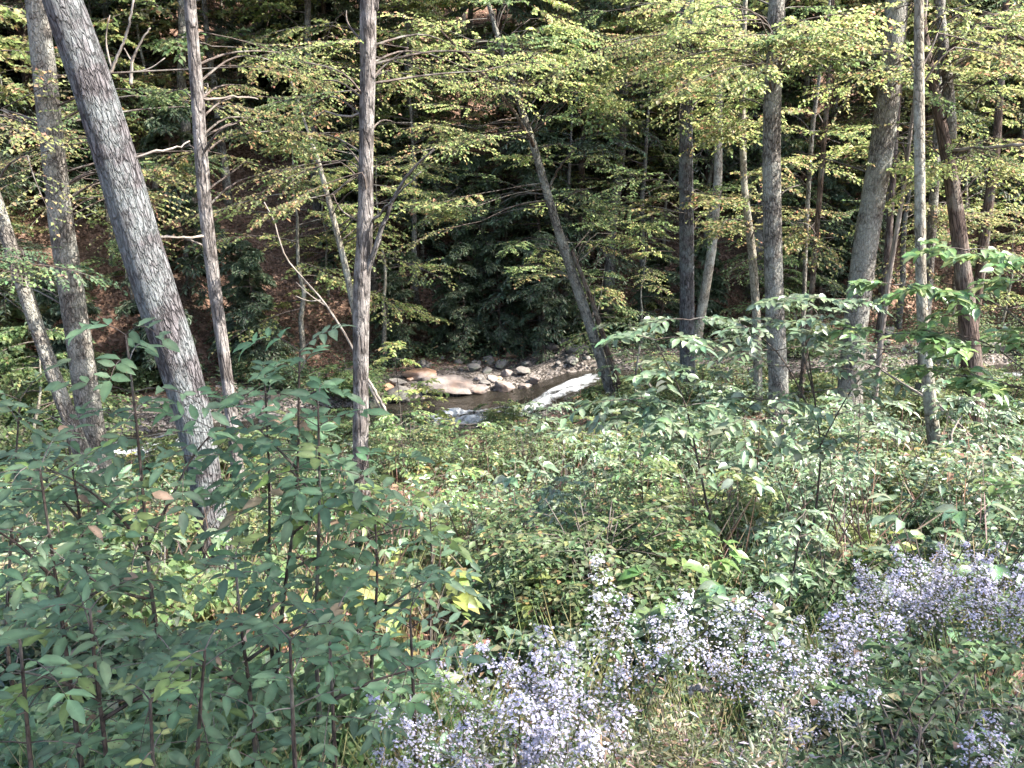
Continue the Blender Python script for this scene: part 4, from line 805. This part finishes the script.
for k_, (u, v, Y_, nm) in enumerate(((470, 470, 9.0, 'lacy pale sapling in the left of the clearing'), (545, 450, 10.5, 'lacy sapling in the middle of the clearing below the rapid'), (590, 480, 8.0, 'lacy sapling with pale leaves left of the dark-stemmed one'), (445, 520, 6.4, 'low lacy sapling at the near left of the clearing'),
        (720, 430, 9.5, 'lacy sapling between the pale grey and the spotted trunk'), (880, 450, 8.6, 'lacy sapling right of the stout right-leaning trunk'), (640, 500, 6.6, 'lacy sapling behind the white aster spire'), (560, 530, 5.6, 'lacy sapling just beyond the left aster clump'), (960, 430, 9.0, 'lacy sapling between the pole-like and the reddish-footed trunk'),
        (400, 460, 9.2, 'lacy sapling right of the foot of the streaked trunk'), (830, 500, 6.2, 'lacy sapling left of the sunny fern patch'), (700, 385, 13.0, 'pale lacy sapling near the water right of the split trunk'), (830, 390, 12.5, 'pale lacy sapling near the water left of the stout trunk'), (740, 375, 14.0, 'pale lacy sapling by the slim crooked trunk'))):
    sapling([(u, v - 45), (u + 3, v), (u + 4, v + 40)], Y_, nm, 5, [], .03 + .0048 * Y_, .022 * Y_ + .14, r0=.007, mt=GLOSS, palette=P_SHN if k_ % 3 else P_FRESH, kind='simple', group='lacy saplings in the middle ground')
# ------------------------------------------------------------ asters and seeding weeds
ra = np.random.default_rng(77)
def make_aster(rng, ht, nst, nfl, col, name='aster_plant'):
    root = empty(name, (0, 0, -200), '', 'flowers'); st = MB(); lf = MB()
    for k in range(nst):
        az = rng.uniform(0, 6.28); lean = rng.uniform(.05, .5) * ht; b = np.array([rng.normal(0, .04), rng.normal(0, .04), -.04])
        tip = b + np.array([math.cos(az) * lean, math.sin(az) * lean, ht * rng.uniform(.75, 1.1)])
        path = polyline(np.stack([b, b + (tip - b) * [.25, .25, .6], tip]), 16); st.tube(path[:10], np.linspace(.004, .0026, 10), 5, (.09, .07, .05))
        n = 14; t = rng.uniform(.1, .7, n); o = path[(t * 15).astype(int)]; a = rng.uniform(0, 6.28, n)
        lf.leaves(o, np.stack([np.cos(a), np.sin(a), rng.normal(0, .25, n)], -1), np.array([0, 0, 1.]) + rng.normal(0, .3, (n, 3)), rng.uniform(.06, .10, n), .03, pal(n, *P_COOL, rng=rng), 1)
        f = MB(); f.tube(path[9:], np.linspace(.0026, .0014, 7), 5, (.09, .07, .05)); ns = nfl; tt = 1 - .36 * rng.uniform(0, 1, ns) ** 1.1; i0 = np.clip((tt * 15).astype(int), 0, 15); o = path[i0]
        a = rng.uniform(0, 6.28, ns); rr = (1.03 - tt) * .40 * ht * rng.uniform(.15, 1, ns) + .006
        c = o + np.stack([np.cos(a) * rr, np.sin(a) * rr, .35 * rr + rng.normal(0, .012, ns)], -1)
        for q_ in range(0, ns, 2): f.tube(np.stack([o[q_], c[q_]]), [.0012, .0008], 3, (.10, .12, .05), cap=False)
        up = nrm(np.stack([np.cos(a) * .5, np.sin(a) * .5, np.ones(ns)], -1) + rng.normal(0, .35, (ns, 3))); e1 = nrm(np.cross(up, rng.normal(0, 1, (ns, 3)))); e2 = np.cross(up, e1)
        pc = np.clip(np.array(col) * (1 + rng.normal(0, .14, (ns, 1))), 0, .85)
        for p_ in range(9):
            an = 2 * math.pi * p_ / 9; d = e1 * math.cos(an) + e2 * math.sin(an)
            f.leaves(c, d + up * .25, up, rng.uniform(.0062, .0085, ns), .0032, pc, 0, fold=0, droop=.1)
        f.leaves(c - e1 * .002 + up * .001, e1, up, .0045, .0045, pal(ns, [(.45, .33, .08), (.25, .12, .10)], [2, 1], rng=rng), 0, fold=0, droop=0)
        f.build('flower_spray', PETAL, root)
    st.build('stem', TWIG, root, True); lf.build('foliage', LEAF, root); return root
VIO, PAL_ = (.43, .425, .56), (.58, .575, .64)
ast = [make_aster(ra, 1.1, 6, 190, VIO), make_aster(ra, .9, 6, 180, VIO), make_aster(ra, 1.15, 4, 220, PAL_), make_aster(ra, .95, 6, 180, (.45, .44, .56))]
fa = set()
def aster(k, u, v, Y, rz, sc, label):
    """(u, v): where the top of the plant is seen"""
    p = at(u, v, Y); g = float(H(p[0], p[1])); hts = [1.1, .9, 1.15, .95][k]; s_ = max(.5, min(1.7, (p[2] - g) / hts)) * sc
    o = ast[k] if k not in fa else dup(ast[k], p, 0, 1); fa.add(k)
    o.location = (float(p[0]), float(p[1]), max(g, float(p[2]) - hts * s_)); o.rotation_euler = (0, 0, rz); o.scale = (s_,) * 3 if isinstance(s_, float) else (float(s_),) * 3; o['label'] = label; o['group'] = 'purple asters in the foreground'
for a_ in ((2, 637, 566, 2.75, .3, 1, 'tall white-lit aster spire at the top of the aster clump'), (0, 575, 600, 2.7, 1.1, 1, 'violet aster just left of the tall white spire'), (1, 540, 625, 2.5, 2.0, 1, 'violet aster in the middle of the left clump'), (0, 505, 650, 2.5, 3.3, 1, 'violet aster at the left side of the left clump'),
           (3, 545, 668, 2.25, .7, 1, 'pale aster in full sun at the heart of the left clump'), (3, 585, 680, 2.2, 2.9, 1, 'pale aster at the lower right of the left clump'), (1, 460, 715, 2.1, .2, 1, 'aster at the bottom edge left of the left clump'), (3, 510, 735, 2.0, 5.1, 1, 'pale aster low at the bottom edge under the left clump'),
           (0, 722, 585, 3.1, 4.2, 1, 'violet aster leaning right of the brown seeding weeds'), (0, 760, 615, 2.9, .9, 1, 'violet aster below the leaning one in the right clump'), (1, 855, 590, 3.1, 4.4, 1, 'violet aster right of the thin bare-stemmed sapling'),
           (0, 800, 640, 2.6, 5.5, 1, 'pinkish aster at the front of the right clump'), (3, 850, 640, 2.6, 1.3, 1, 'pale aster at the right end of the right clump'), (3, 930, 555, 3.6, 3.0, 1, 'pale aster in the sun below the slim pole-like trunk'), (1, 975, 550, 3.6, .4, 1, 'aster by the right edge in half shade'),
           (0, 1010, 570, 3.3, 2.5, 1, 'aster cut by the right edge'), (1, 990, 712, 2.1, 1.9, .9, 'single round violet aster head at the bottom right'), (0, 880, 575, 3.5, 5.0, 1, 'violet aster at the edge of the sunny patch'),
           (3, 440, 690, 2.3, 2.4, .9, 'spindly aster left of the left clump'), (0, 905, 540, 3.9, .6, .9, 'aster reaching up under the slim pole-like trunk'), (3, 950, 528, 3.8, 3.6, .9, 'pale aster right beneath the forked pale stick'), (3, 1020, 545, 3.5, 1.2, .9, 'pale aster at the far right edge'),
           ): aster(*a_)
def make_weed(rng, ht, n, palette, r=.35):
    root = empty('seeding_weed', (0, 0, -200), '', 'weed'); st = MB(); f = MB()
    for k in range(9):
        az = rng.uniform(0, 6.28); tip = np.array([math.cos(az) * r * rng.uniform(.1, 1), math.sin(az) * r * rng.uniform(.1, 1), ht * rng.uniform(.6, 1.05)]); path = polyline(np.stack([np.zeros(3) - [0, 0, .04], tip * [.3, .3, .6], tip]), 12); st.tube(path, np.linspace(.003, .001, 12), 4)
        m = n // 9; t = rng.uniform(.3, 1, m); o = path[(t * 11).astype(int)]; a = rng.uniform(0, 6.28, m); rr = .16 * (1.15 - t) + .02
        P = o + np.stack([np.cos(a) * rr * rng.uniform(0, 1, m), np.sin(a) * rr * rng.uniform(0, 1, m), rng.normal(0, .02, m)], -1); D = np.stack([np.cos(a), np.sin(a), rng.normal(.3, .4, m)], -1)
        f.leaves(P, D, rng.normal(0, 1, (m, 3)), rng.uniform(.015, .04, m), rng.uniform(.006, .011, m), pal(m, *palette, rng=rng), 0)
    st.build('stem', TWIG, root, True); f.build('seed_head', LEAF, root); return root
P_WEED = ([(.17, .17, .09), (.25, .22, .14), (.12, .15, .07), (.34, .28, .22), (.22, .14, .10)], [3, 3, 3, 1.5, 1])
P_WEED2 = ([(.12, .16, .09), (.17, .19, .12), (.25, .25, .19), (.33, .3, .33)], [3, 3, 2, 1])
wd = [make_weed(ra, .6, 1500, P_WEED), make_weed(ra, .5, 1400, P_WEED2), make_weed(ra, .7, 1600, P_WEED2, .28)]
fw = set(); WT_ = ['tan seeding weed', 'grey-green fuzzy weed', 'tall grey-green weed']
WS = ['among the asters at the bottom centre', 'at the bottom right of the asters', 'below the right aster clump', 'near the bottom edge right of centre']
wsp = [(640, 690, 2.5), (690, 680, 2.6), (700, 705, 2.3), (735, 700, 2.4), (770, 715, 2.2), (660, 730, 2.05), (720, 742, 2.0), (790, 748, 1.95), (620, 742, 1.95), (575, 755, 1.9), (830, 715, 2.3), (860, 740, 2.05), (900, 745, 1.9), (900, 690, 2.6), (930, 705, 2.3), (960, 690, 2.6), (980, 760, 1.9), (620, 710, 2.2), (540, 765, 1.8), (680, 775, 1.75), (760, 775, 1.75), (840, 770, 1.75), (920, 775, 1.75), (1000, 650, 2.8), (1015, 700, 2.3)]
for k, (u, v, Y_) in enumerate(wsp):
    kk = (0 if u < 800 and k % 3 else 1) if k % 4 else 2; p = at(u, v, Y_); g = float(H(p[0], p[1])); o = wd[kk] if kk not in fw else dup(wd[kk], p, 0, 1); fw.add(kk)
    s_ = max(.6, min(1.7, (p[2] - g) / [.6, .5, .7][kk])); o.location = (float(p[0]), float(p[1]), max(g, float(p[2]) - s_ * [.6, .5, .7][kk])); o.rotation_euler = (0, 0, ra.uniform(0, 6.28)); o.scale = (s_,) * 3
    near = 'at the bottom edge' if v > 728 else 'just behind the bottom edge' if v > 684 else 'at the back of the weed bed'
    o['label'] = WT_[kk] + ' ' + near + (' under the left aster clump' if u < 650 else ' between the aster clumps' if u < 740 else ' under the right aster clump' if u < 880 else ' near the round violet aster head'); o['group'] = 'seeding weeds among the asters'

for k_, (u, v, Y_, nm) in enumerate(((895, 640, 2.7, 'dark green bush in shade below the right-edge asters'), (950, 655, 2.5, 'dark bush left of the right edge under the asters'), (1005, 640, 2.7, 'shaded bush cut by the right edge'), (930, 705, 2.2, 'dark leafy bush left of the round violet aster head'), (870, 690, 2.3, 'dark green bush at the end of the seeding weeds'), (1015, 740, 2.0, 'dark bush in the bottom right corner'), (850, 660, 2.7, 'shaded bush in front of the right aster clump'), (960, 760, 1.9, 'low dark bush at the bottom edge by the round aster head'))):
    p = at(u, v, Y_); g = float(H(p[0], p[1])); sc = max(.5, (p[2] - g) / .62)
    dup(bush[1], (p[0], p[1], g - .03), ra.uniform(0, 6.28), (min(sc, 1.1), min(sc, 1.1), sc), nm, 'dark bushes at the bottom right')
# ------------------------------------------------------------ dead branches and logs
def deadwood(pix, Ys, w0, w1, label, name='dead_branch', mt=DEADWOOD, twigs=()):
    P = np.array([at(u, v, y) for (u, v), y in zip(pix, Ys)]); base = P[0].copy(); root = empty(name, base, label, 'branch', 'dead branches and fallen sticks')
    m = MB(); Q = polyline(P, 26); Q += RNG.normal(0, .004, Q.shape); m.tube(Q - base, np.linspace(pxr(w0, P[0]), pxr(w1, P[-1]), 26), 8, rough=.08); m.build('stem', mt, root, True)
    for tw, yy in twigs:
        T_ = np.array([at(u, v, yy) for u, v in tw]); m = MB(); m.tube(polyline(T_, 8) - base, np.linspace(pxr(w1 * 1.2, T_[0]), pxr(1, T_[-1]), 8), 5); m.build('twig', mt, root, True)
deadwood([(400, 446), (376, 400), (352, 345), (326, 303), (300, 276), (278, 250), (279, 225), (264, 202)], [12.2, 12.4, 12.6, 12.8, 13, 13.1, 13.2, 13.2], 3, 1.2, 'long curving bleached branch arching up left of the streaked forked trunk', twigs=[([(330, 308), (310, 296), (296, 282)], 12.8), ([(322, 300), (308, 302), (296, 296)], 12.9)])
deadwood([(403, 448), (388, 415), (371, 384), (360, 366)], [11.2, 11.3, 11.4, 11.5], 4, 2.5, 'straight pale stick leaning against the foot of the streaked forked trunk')
deadwood([(986, 458), (960, 428), (938, 405), (905, 385), (870, 362)], [9.6, 10.2, 10.8, 11.4, 12], 3.5, 2, 'fallen bleached branch lying behind the slim pole-like trunk', twigs=[([(965, 432), (975, 470)], 9.8)])
deadwood([(952, 484), (957, 455), (950, 435), (962, 415)], [8.6, 8.6, 8.7, 8.8], 3, 1.5, 'forked pale stick standing right of the slim pole-like trunk', twigs=[([(956, 458), (990, 490)], 8.5)])
deadwood([(110, 75), (118, 55), (128, 30), (134, 0)], [14, 14, 14, 14], 3, 2, 'pale bare branch high up beside the thick leaning trunk', twigs=[([(112, 70), (104, 40), (110, 15)], 14)])
deadwood([(131, 85), (132, 60), (142, 40), (150, 28)], [14, 14, 14, 14], 4, 1.5, 'second pale bare branch right of the first beside the thick leaning trunk', twigs=[([(133, 72), (150, 70), (165, 58)], 14), ([(132, 62), (124, 48)], 14)])
deadwood([(145, 238), (165, 236), (185, 238), (205, 246)], [9.4, 9.4, 9.4, 9.4], 3, 2, 'short white stick poking from the slim mottled trunk toward the thick one')
deadwood([(640, 402), (634, 385), (640, 345)], [15.0, 15.0, 15.0], 3, 2, 'upright pale twig beside the small white-lit sapling', twigs=[([(635, 388), (648, 402)], 15)])
deadwood([(655, 395), (645, 378), (640, 365)], [14.4, 14.4, 14.4], 3, 2, 'leaning pale stick right of the split trunk')
deadwood([(690, 690), (700, 686), (708, 692)], [2.35, 2.32, 2.3], 7, 5, 'pinkish curled dead leaf stalk among the seeding weeds')
deadwood([(930, 395), (960, 425), (985, 450)], [10.4, 10.0, 9.6], 3, 2, 'second fallen stick parallel to the bleached branch')

# labels that came out alike for two or three trees or shrubs: tell them apart by distance
from collections import defaultdict
by = defaultdict(list)
for o in scene.objects:
    if o.parent is None and o.get('group') and o.get('category') in ('tree', 'bush', 'weed', 'plant'): by[o['label']].append(o)
for lb, os_ in by.items():
    if 2 <= len(os_) <= 3:
        os_.sort(key=lambda o: o.location.y)
        for o, wd_ in zip(os_, ('nearer', 'farther') if len(os_) == 2 else ('nearest', 'middle', 'farthest')):
            if len((wd_ + ' ' + lb).split()) <= 16: o['label'] = wd_ + ' ' + lb
